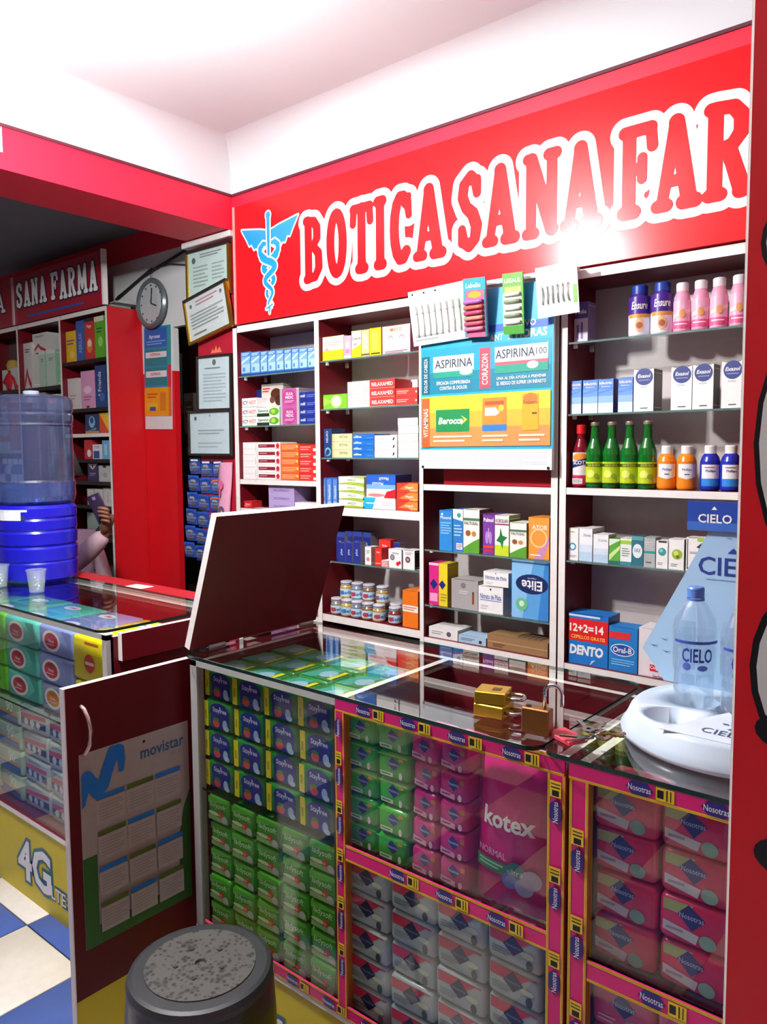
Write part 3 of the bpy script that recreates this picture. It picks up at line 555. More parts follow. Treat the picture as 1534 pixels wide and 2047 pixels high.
# ------------------------------------------------------------------ cartons
W = '#f4f3ef'; NV = '#1b2a72'; RD = '#d8202c'; GR = '#9a9a9a'
D = {
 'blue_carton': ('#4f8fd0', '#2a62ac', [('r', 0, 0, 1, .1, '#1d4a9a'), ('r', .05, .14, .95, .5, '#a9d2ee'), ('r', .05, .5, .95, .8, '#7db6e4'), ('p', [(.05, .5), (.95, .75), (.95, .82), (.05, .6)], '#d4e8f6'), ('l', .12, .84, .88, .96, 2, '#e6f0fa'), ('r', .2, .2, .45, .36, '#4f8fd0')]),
 'ic': (W, W, [('t', 'ICY', .24, .5, .42, NV, .4), ('t', 'HOT', .72, .5, .42, '#d8622a', .45), ('r', 0, .04, 1, .09, '#c9c5bd')]),
 'navyman': (NV, NV, [('c', .3, .72, .1, W), ('r', .26, .2, .34, .65, W), ('r', .15, .5, .45, .58, W), ('l', .55, .3, .95, .7, 3, '#8fa0d8')]),
 'choc': ('#d9d2c4', '#b8ae9e', [('e', .68, .75, .25, .14, '#5a2a18'), ('e', .8, .6, .18, .12, '#3c1a10'), ('e', .5, .62, .12, .08, '#6d3a22'), ('l', .05, .8, .4, .92, 2, RD), ('l', .05, .28, .5, .36, 1, RD)]),
 'dento_green': (W, '#5b9a22', [('e', .76, .5, .22, .4, '#5fae22'), ('e', .72, .52, .1, .25, '#a6d64a'), ('r', 0, 0, .55, .35, '#1e3a1c'), ('t', 'Dencorub', .28, .64, .3, '#2c6a2a', .5)]),
 'silka': ('#c05a9a', '#a9a2a8', [('r', 0, 0, .12, 1, '#b7b0b4'), ('r', .88, 0, 1, 1, '#b7b0b4'), ('e', .5, .5, .36, .44, '#b8428c'), ('t', 'SILKA', .5, .7, .16, W, .66), ('t', 'MEDIC', .5, .5, .16, W, .66), ('l', .25, .2, .75, .34, 2, '#efc3de')]),
 'navy_bar': ('#1d2f8c', '#182672', [('t', 'mdd', .2, .55, .4, W, .3, .01, .2), ('l', .45, .3, .95, .7, 2, '#6f86d8')]),
 'white_plain': (W, '#e4e2dc', [('r', .02, .46, .98, .48, '#d2d0ca'), ('r', .9, .2, .93, .8, '#b9b7b2')]),
 'maroon_stripe': (W, W, [('r', .06, .28, .78, .72, '#8c1f2e'), ('l', .1, .42, .5, .6, 1, '#e3b8b8'), ('e', .9, .5, .07, .34, RD), ('r', .8, .12, .97, .2, '#d88')]),
 'orange_lines': ('#ea6a2a', '#d8501c', [('l', .08, .2, .9, .85, 3, '#f6b48a'), ('e', .92, .6, .05, .2, '#f7d24a')]),
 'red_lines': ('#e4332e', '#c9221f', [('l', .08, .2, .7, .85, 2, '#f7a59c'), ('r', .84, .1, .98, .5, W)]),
 'red_small': (RD, '#b3161f', [('t', 'Dolorex', .5, .55, .22, W), ('l', .1, .2, .7, .35, 2, '#f6b7b2')]),
 'white_red': (W, W, [('p', [(0, 0), (.3, 0), (0, .8)], RD), ('l', .4, .3, .9, .7, 2, GR)]),
 'diclo': ('#b9a3d6', '#a48fc4', [('t', 'DICLOFENACO', .5, .42, .3, '#5b4a86', .8), ('r', 0, .92, 1, 1, '#cdbce4')]),
 'white_qr': (W, W, [('l', .08, .4, .7, .6, 2, GR), ('r', .82, .15, .97, .85, '#55504e'), ('r', .86, .3, .9, .6, W), ('r', .91, .5, .95, .75, W)]),
 'yel_white': (W, '#f3e14a', [('r', 0, 0, 1, .42, '#f6e41c'), ('l', .1, .6, .9, .8, 2, '#b9b2a8'), ('p', [(.05, .42), (.2, .55), (.35, .42)], '#e8a0a0')]),
 'pinkbox': ('#f2a9bf', '#e58aa6', [('e', .5, .6, .3, .14, '#fae3ea'), ('r', 0, 0, 1, .14, '#fbe9ee'), ('l', .2, .25, .8, .4, 2, '#c25c80')]),
 'yel_tall': (W, '#efe03c', [('p', [(0, 0), (1, 0), (1, .5), (0, .3)], '#f4e020'), ('t', 'Doloral', .5, .72, .12, '#5c4c3c'), ('e', .4, .5, .2, .05, '#c99')]),
 'yel_plain': ('#f8ec88', '#e9d532', [('r', 0, .05, 1, .12, '#6b5a20'), ('r', .2, .3, .8, .85, '#faf2b0')]),
 'yel_deep': ('#f4d81e', '#d9a21a', [('r', .2, .2, .75, .9, '#f8e350'), ('r', .1, .06, .9, .11, '#4a3a18')]),
 'pinkface': ('#f6c3cf', '#e795a8', [('t', 'MAYO', .5, .86, .14, '#e58a2e', .7), ('o', .3, .55, .10, .075, '#8c6a72'), ('o', .7, .55, .10, .075, '#8c6a72'), ('r', .15, .42, .85, .54, '#f6c3cf'), ('e', .5, .3, .4, .12, '#fae9ec'), ('l', .1, .02, .9, .12, 2, '#6b5560')]),
 'lime': ('#7bc832', '#5ca51e', [('e', .55, .5, .22, .42, '#d6f0a0'), ('e', .55, .5, .12, .3, '#f2fbe0'), ('p', [(0, .2), (.4, .5), (0, .8)], '#a4e055')]),
 'white_grid': (W, W, [('l', .1, .08, .3, .92, 7, '#c9c6c0'), ('l', .4, .08, .62, .92, 7, '#c9c6c0'), ('l', .72, .08, .94, .92, 7, '#d9c0bd')]),
 'redmed': ('#e83a34', '#c62822', [('t', 'RELAXAMED', .5, .5, .42, '#fff1ea', .86), ('r', 0, 0, 1, .08, '#f58a74')]),
 'redside': ('#f03c34', '#d62e26', [('l', .06, .3, .6, .75, 2, '#f9b0a4'), ('c', .94, .5, .12, W)]),
 'navy_swirl': ('#1f3f7a', '#16305e', [('tv', 'NEURO', .42, .72, .26, '#dfe7f4', .4), ('o', .5, .2, .24, .4, '#6fb7b8'), ('e', .4, .16, .2, .08, '#1f3f7a')]),
 'beige': ('#e0dba8', '#c9c48e', [('t', 'ROYAL', .6, .6, .34, '#7a8560', .45), ('r', 0, 0, .12, 1, '#cfc98e')]),
 'cobalt': ('#1f6fc8', '#185aa6', [('r', .05, .4, .42, .6, '#cfe2f6'), ('r', .68, .3, .95, .36, '#8fc0ee'), ('t', 'Tensil', .2, .72, .2, W, .3)]),
 'white_dot': (W, W, [('p', [(.8, .3), (.86, .3), (.9, .7), (.84, .7)], '#1d1d22'), ('r', 0, 0, 1, .03, '#c9c6c0')]),
 'white_stripe': (W, W, [('r', 0, .18, 1, .28, '#cfe3d6'), ('r', 0, 0, 1, .04, '#bdbab2')]),
 'blue_up': ('#3a6fbe', '#2c579c', [('r', .15, .05, .85, .95, '#5b8ed4'), ('tv', 'Nastizol', .5, .5, .4, '#e4edf8', .6), ('e', .5, .12, .35, .07, '#9fc3ee')]),
 'hip': (W, '#c4d67a', [('p', [(0, 0), (1, 0), (1, .2), (.5, .3), (0, .12)], '#a8c43c'), ('p', [(.4, 1), (1, 1), (1, .7)], '#b7d050'), ('t', 'HIPALCK', .52, .55, .28, '#8fa85c', .6)]),
 'cyanwhite': (W, W, [('p', [(0, 0), (.3, 0), (.4, 1), (0, 1)], '#2bb5e0'), ('l', .1, .4, .5, .6, 1, '#e9f6fb'), ('l', .6, .3, .9, .7, 2, '#cfcfcf')]),
 'whitered': (W, RD, [('p', [(.6, 0), (1, 0), (1, 1), (.7, .7)], RD), ('e', .35, .3, .3, .18, '#e88')]),
 'bluelist': ('#2a63c8', '#1a2c6c', [('r', 0, 0, 1, .3, '#7fb4ee'), ('tu', 'MucoX', .6, .72, .22, W, .6, .02), ('tu', 'Mucosol', .4, .36, .22, '#eef4fc', .8, .02)]),
 'orangered': ('#e8402e', '#c92c20', [('p', [(.1, .3), (.6, 1), (1, 1), (1, .2)], '#f08a3a'), ('t', 'Megacil', .6, .5, .35, W, .6), ('e', .8, .2, .2, .12, '#f4b25c')]),
 'navy_tall': ('#232f7e', '#8f929c', [('tv', 'DOLEX', .45, .45, .28, '#b9c3ea', .5), ('r', 0, .82, 1, 1, '#3a4aa8')]),
 'navy_small': ('#26338a', '#9a9ca4', [('tv', 'plus', .5, .5, .4, '#cfd6f2', .5)]),
 'whitepink': (W, '#b9987f', [('e', .5, .3, .3, .12, '#d88a94'), ('l', .2, .6, .8, .85, 3, GR)]),
 'redtall': ('#e0342c', '#c4241e', [('t', 'Rojo', .5, .75, .12, W, .7), ('r', .1, .1, .9, .16, '#f2a39b')]),
 'redstripe': (W, RD, [('r', 0, .3, 1, .7, RD)]),
 'cherry': (W, '#d8d2d0', [('c', .3, .55, .18, '#7d7478'), ('c', .3, .55, .1, '#a89ea2'), ('c', .7, .22, .12, RD), ('c', .85, .3, .1, RD), ('t', 'Aflamax', .55, .8, .1, GR, .6)]),
 'cherry2': (W, '#33302f', [('c', .42, .5, .22, '#6a4a50'), ('c', .42, .5, .1, '#b7a4a8'), ('l', .2, .75, .8, .9, 2, GR)]),
 'orangebox': ('#f07a1c', '#d9620f', [('r', 0, .42, 1, .6, '#f8e9dc'), ('l', .05, .46, .9, .57, 2, '#e0602a')]),
 'blue_drops': ('#2a86cf', '#1e6cb0', [('t', 'Mucoral', .5, .82, .08, W, .8), ('l', .1, .4, .9, .72, 5, '#8fc4ee'), ('c', .22, .9, .08, '#e8f2fa')]),
 'blue_shield': ('#2d7cc8', '#c9c4b6', [('p', [(0, .78), (1, .72), (1, 1), (0, 1)], W), ('c', .6, .86, .2, '#3a9a8c'), ('l', .1, .35, .9, .65, 4, '#a9d2f2'), ('r', .35, .05, .95, .2, W), ('l', .4, .07, .9, .18, 3, '#555')]),
 'faltusal': ('#f1efe4', '#8a8a52', [('p', [(0, 0), (1, 0), (1, .34), (.6, .26), (0, .1)], '#5aa02e'), ('e', .3, .45, .16, .07, '#9a5a2c'), ('e', .66, .44, .14, .06, '#c98a3c'), ('t', 'FALTUSAL', .5, .68, .07, '#4a4a44', .85), ('r', 0, .74, 1, .8, '#4c7a5e')]),
 'pulmol': ('#7a3a9c', '#5c2a78', [('e', .35, .42, .14, .16, '#b58ad0'), ('e', .65, .42, .14, .16, '#b58ad0'), ('r', .47, .42, .53, .66, '#d8bce6'), ('t', 'Pulmol', .5, .86, .1, W, .85, .03), ('r', .08, .16, .92, .22, '#e2402c'), ('r', .08, .06, .92, .12, '#c92a4a')]),
 'kurolan': ('#f2f2ea', '#9cae5e', [('r', 0, 0, 1, .26, '#c6dc2a'), ('p', [(.1, .36), (.35, .5), (.4, .7), (.55, .5), (.9, .46), (.62, .36), (.55, .16), (.4, .32)], '#1f7a34'), ('t', 'KUROLAN', .5, .86, .1, '#7a3060', .86), ('r', 0, .76, 1, .79, '#8a2a52')]),
 'ator': ('#f09a3a', '#dc7a1e', [('p', [(.3, 0), (.7, 0), (1, .4), (1, .55), (.6, .3)], '#c98ab4'), ('o', .5, .5, .34, .42, '#f8c888'), ('t', 'ATOR', .55, .76, .11, '#fff4e4', .8), ('l', .1, .06, .7, .12, 1, W)]),
 'pinkside': ('#d8267e', '#b81c68', [('p', [(.1, .5), (.5, .62), (.9, .5), (.5, .36)], NV), ('r', .1, .08, .9, .28, '#f0a0c8'), ('r', 0, .94, 1, 1, '#f6c9df')]),
 'yellowside': ('#ecd32a', '#c9b01c', [('p', [(0, .5), (.4, .6), (.8, .5), (.4, .38)], NV), ('l', .2, .1, .9, .3, 3, '#a8902a')]),
 'greybox': ('#a9a5a2', '#7a5a4a', [('r', .78, .2, .86, .55, '#8a4a2c'), ('r', .79, .55, .85, .62, '#333'), ('c', .45, .8, .1, '#7d7a78'), ('l', .3, .5, .65, .64, 2, '#d2cfcc')]),
 'nitrato': (W, '#cfd6dc', [('t', 'Nitrato de Plata', .5, .62, .2, '#4a5a9a', .86), ('r', .06, .46, .94, .49, '#7a8ac4'), ('l', .1, .1, .4, .3, 2, '#c9c9cf'), ('c', .5, .9, .04, '#333')]),
 'elite': ('#5fa6de', '#3f86c4', [('p', [(0, 0), (.3, 0), (.6, 1), (0, 1)], '#8cc4ee'), ('p', [(.72, 0), (1, 0), (1, 1), (.9, 1)], '#3c84cc'), ('e', .55, .6, .44, .17, '#16275e'), ('tu', 'Elite', .55, .58, .17, W, .74, .02), ('tu', 'megarollo', .55, .7, .04, '#a8c0ea', .4), ('c', .28, .24, .16, '#6cc08a'), ('e', .28, .25, .07, .05, '#d6f0dc')]),
 'white_flat': ('#eceae6', '#cfcac4', [('e', .7, .5, .08, .25, '#5a5a66'), ('l', .1, .3, .5, .7, 2, GR)]),
 'paleblue_flat': ('#a9c6dc', '#86a6c0', [('r', .75, .2, .85, .6, '#2a3a5a'), ('l', .1, .3, .6, .7, 2, '#5a7a9a')]),
 'cardboard': ('#9a7650', '#86663f', [('r', .0, .45, 1, .52, '#c0a070'), ('l', .1, .1, .3, .4, 2, '#5a4028')]),
 'violet_box': ('#cfc6de', '#8c7ca8', [('r', 0, .6, 1, 1, '#4a3080'), ('r', .2, .1, .35, .45, '#6a50a0'), ('r', .5, .1, .65, .5, '#6a50a0'), ('t', 'Pedia', .5, .76, .1, W, .8)]),
 'sky': ('#4f86d8', '#2c3f86', [('r', 0, 0, 1, .3, '#cfe2f6'), ('r', 0, .3, 1, .5, '#8fb8ec'), ('r', 0, .5, 1, .7, '#6499e2'), ('t', 'Infectrim', .5, .88, .09, W, .84, .02), ('t', 'Balsámico', .5, .78, .05, '#dbe8f8', .6), ('p', [(0, .56), (1, .66), (1, .72), (0, .62)], '#4f86d8')]),
 'exazol': (W, '#8a8988', [('e', .52, .82, .44, .2, '#2c3c80'), ('t', 'Exazol', .52, .84, .085, W, .74, .02, .2), ('r', .25, .73, .8, .75, '#8c9ad0'), ('r', .35, .07, .72, .09, '#333'), ('l', .3, .55, .75, .62, 1, '#cfcfcf')]),
 'dropbox': (W, '#d6dcdc', [('o', .4, .42, .38, .24, '#2a9ac4'), ('r', .1, .86, .6, .9, '#b6cc5a'), ('l', .1, .08, .8, .16, 2, GR)]),
 'palebox': ('#f0f2f2', '#d9d9d6', [('r', 0, 0, 1, .28, '#b9d4e8'), ('r', 0, .28, 1, .5, '#d4e4f0'), ('t', 'Xonin', .6, .8, .1, '#9aa4ac', .6, .0)]),
 'greentri': ('#5aa83a', '#2c7a3a', [('p', [(0, .1), (1, .6), (1, .75), (0, .35)], '#cfe89a'), ('p', [(0, .7), (1, .95), (1, 1), (0, 1)], '#d8e8d0'), ('r', 0, 0, 1, .12, '#1e6a5a')]),
 'whitegreen': ('#eef2ec', '#a9b8b0', [('r', 0, .78, 1, .92, '#9fcf3a'), ('l', .15, .3, .85, .65, 4, '#8a9a92'), ('r', 0, 0, 1, .12, '#2a8a9c')]),
 'tealcan': ('#2a6f7c', '#1f5560', [('e', .5, .5, .42, .24, '#e8f0f0'), ('t', 'VAX', .5, .52, .14, '#2a6f7c', .6), ('r', 0, .86, 1, 1, '#5c98a0')]),
 'greyteal': ('#b0b4b4', '#989c9c', [('r', 0, .46, 1, .54, '#2a9a90'), ('l', .2, .1, .8, .2, 1, '#555'), ('l', .1, .65, .9, .85, 3, '#d0d4d4')]),
 'ball_teal': (W, '#d5d3cf', [('c', .52, .6, .34, '#3a9c98'), ('c', .44, .64, .16, '#8cd0c8'), ('l', .15, .1, .6, .22, 2, GR), ('r', .2, .94, .9, 1, '#333')]),
 'ball_lime': (W, '#c9c7c2', [('c', .55, .5, .34, '#9ab82a'), ('c', .48, .54, .16, '#d2e27a'), ('c', .6, .42, .1, '#5a6a2a'), ('l', .15, .08, .6, .2, 2, GR)]),
 'blackline': (W, '#2b2b2b', [('r', .06, .05, .1, .95, BLACK), ('r', .1, .05, .5, .09, BLACK), ('p', [(.55, .72), (.85, .86), (.8, .66)], '#2b3a34'), ('r', .6, .9, .95, 1, '#9fcf3a'), ('r', .2, .52, .6, .58, '#b8b8b4')]),
 'blackline2': (W, '#2b2b2b', [('r', .06, .05, .1, .95, BLACK), ('r', .5, .8, .95, 1, '#9fcf3a')]),
 'dento': ('#1f78c8', '#174a86', [('r', 0, .46, 1, .9, '#e02028'), ('t', '12+2=14', .46, .72, .16, '#fff6e8', .86, .03), ('t', 'CEPILLOS GRATIS', .5, .54, .07, '#ffd24a', .86, .01), ('t', 'DENTO', .46, .28, .2, W, .86, .05, .1), ('p', [(.55, 0), (.7, .12), (.6, .1)], '#bfe0f6'), ('r', 0, .94, .8, .98, '#cfe4f6')]),
 'oralb': ('#2480cc', '#1c66a8', [('p', [(0, .72), (.72, .72), (.78, .88), (0, .88)], '#e2323a'), ('e', .48, .48, .42, .14, '#f2f6fa'), ('e', .48, .48, .39, .12, '#2a4fa8'), ('t', 'Oral-B', .48, .48, .13, W, .66, .02), ('l', .1, .12, .9, .28, 3, '#8fc4ee')]),
 'colgate': ('#efe9ea', '#d8d0d2', [('r', .35, .12, .75, .26, '#e0243c'), ('t', 'Colgate', .55, .19, .09, W, .38, .02), ('t', 'herbal', .6, .03, .06, '#8a5a9a', .4)]),
 'l_yellow': ('#f0c020', '#d89a14', [('l', .1, .55, .9, .75, 2, '#7a5a9a'), ('e', .6, .25, .25, .12, '#f6d860')]),
 'l_blue': ('#3a5fae', '#2c4a8c', [('tv', 'ABRILAR', .5, .45, .4, '#8fb0e4', .5)]),
 'l_red': ('#c8322a', '#a8261e', [('e', .5, .35, .3, .18, '#e8803a'), ('c', .5, .4, .2, '#f4d8c0'), ('t', 'Fogo', .5, .8, .1, W, .8), ('r', 0, .92, 1, 1, '#2a2a2a')]),
 'l_green': ('#5fae2a', '#4a9420', [('e', .6, .4, .25, .12, '#9ad860'), ('r', 0, .88, 1, 1, '#e0d8c0'), ('l', .2, .6, .8, .75, 2, '#2c6a1a')]),
 'l_white': ('#dedad6', '#c4bfba', [('l', .2, .3, .8, .5, 2, '#b0aaa6')]),
 'l_pink': ('#e0a0c4', '#c884ac', [('e', .5, .5, .3, .1, '#f4d4e6'), ('l', .2, .2, .8, .35, 2, '#a8608c'), ('r', .4, .02, .6, .08, '#333')]),
 'l_navy': ('#22407e', '#182e5e', [('tv', '4 Friends', .4, .55, .3, '#cfdcf4', .6), ('e', .6, .25, .25, .1, '#3a64ac')]),
 'l_navyface': ('#1f3a6a', '#182e56', [('c', .5, .6, .3, '#8cc0e0'), ('c', .5, .68, .16, '#1f3a6a'), ('r', 0, 0, 1, .14, '#c89a5c'), ('p', [(.2, .15), (.8, .3), (.8, .2)], '#7ab0d8')]),
 'l_redyellow': ('#e0502a', '#f0b81c', [('p', [(0, 1), (1, 1), (1, .1)], '#f0c01c')]),
 'l_red2': ('#c8242c', '#a01c22', [('c', .6, .3, .25, W)]),
 'l_whiteblue': ('#e8e8ea', '#c4c8d0', [('r', .1, .05, .75, .55, '#2450a8'), ('l', .2, .7, .8, .9, 2, GR)]),
 'l_cyan': ('#6cb4dc', '#4a98c4', [('r', .3, .2, .7, .8, '#a4d4ec')]),
 'l_violet': ('#3a2a58', '#2c2044', [('p', [(0, 1), (1, 1), (.5, .66)], '#e8e4ec'), ('l', .2, .3, .8, .5, 2, '#a898c8'), ('c', .5, .85, .1, '#333')]),
 'l_grey': ('#c4c4c2', '#a8a8a6', [('r', .4, .85, .7, 1, '#222'), ('e', .6, .4, .2, .15, '#a4a8a0')]),
 'l_binder': ('#d8d6d2', '#b8b6b2', [('tv', 'facturas', .6, .5, .25, '#9a96a0', .5, 0), ('r', 0, 0, .08, 1, '#a8a4a0')]),
 'l_teal': ('#9ab0a4', '#2a2a2e', [('p', [(.5, 0), (.9, .1), (1, .8), (.8, .8)], '#7ac4c4'), ('p', [(.2, 0), (.8, 0), (.8, .5)], '#1a1a1e')]),
 'l_redN': ('#e2e2de', '#c4c4c0', [('p', [(.05, .0), (.4, .3), (.55, .12), (.9, .0), (.9, .12), (.55, .3), (.4, .48), (.05, .15)], '#c8202c'), ('l', .2, .78, .8, .88, 2, '#555')]),
 'l_palegreen': ('#c4dcc8', '#86b494', [('r', 0, .9, 1, 1, '#e8efe8'), ('l', .3, .7, .8, .8, 2, '#5a8a6a')]),
 'l_orange': ('#ef6a1c', '#d8520f', [('r', .0, .0, 1, .16, W), ('e', .5, .45, .5, .2, '#f8dcc4'), ('c', .6, .75, .25, W), ('r', 0, .84, 1, .88, RD)]),
 'l_pale': ('#cfd4cc', '#b0b4ac', [('l', .2, .4, .8, .6, 3, '#8a908a')]),
 'l_greytop': ('#8f9094', '#77787c', [('r', 0, .7, 1, 1, '#a8a8ac')]),
}
_CM = {}
def carton_mesh(kind, w, h, d):
    k = (kind, round(w, 3), round(h, 3), d)
    if k in _CM: return _CM[k]
    base, side, ops = D[kind]; g = G()
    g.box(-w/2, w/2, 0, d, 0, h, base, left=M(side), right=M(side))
    # lid seam and closing flap on the right hand end, top crease
    g.print([('r', .12, .985, .88, 1, M(side))], w, h, (-w/2, 0, 0), lift=.0002)
    g.print([('r', .08, .08, .92, .10, base), ('r', .08, .9, .92, .92, base)], d, h, (w/2, 0, 0), (0, 1, 0), (0, 0, 1), lift=.0003)
    g.print([('r', .03, .04, .97, .06, M(side))], w, d, (-w/2, 0, h), (1, 0, 0), (0, 1, 0), lift=.0003)
    if kind == 'cardboard': g.print([('r', .45+.09*i, .15, .5+.09*i, .85, '#5e4a34') for i in range(5)], w, d, (-w/2, 0, h), (1, 0, 0), (0, 1, 0), lift=.0004)
    g.print(ops, w, h, (-w/2, 0, 0))
    o = g.build('carton'); me = o.data; bpy.data.objects.remove(o); _CM[k] = me; return me
def stackpos(i, n):   # i from the bottom
    if n == 2: return ('lower', 'upper')[i]+' of two'
    if n == 3: return ('bottom', 'middle', 'top')[i]+' of three'
    j = n-1-i
    return 'top of stack' if j == 0 else ('bottom of stack' if i == 0 else ORD[j]+' from top of stack')
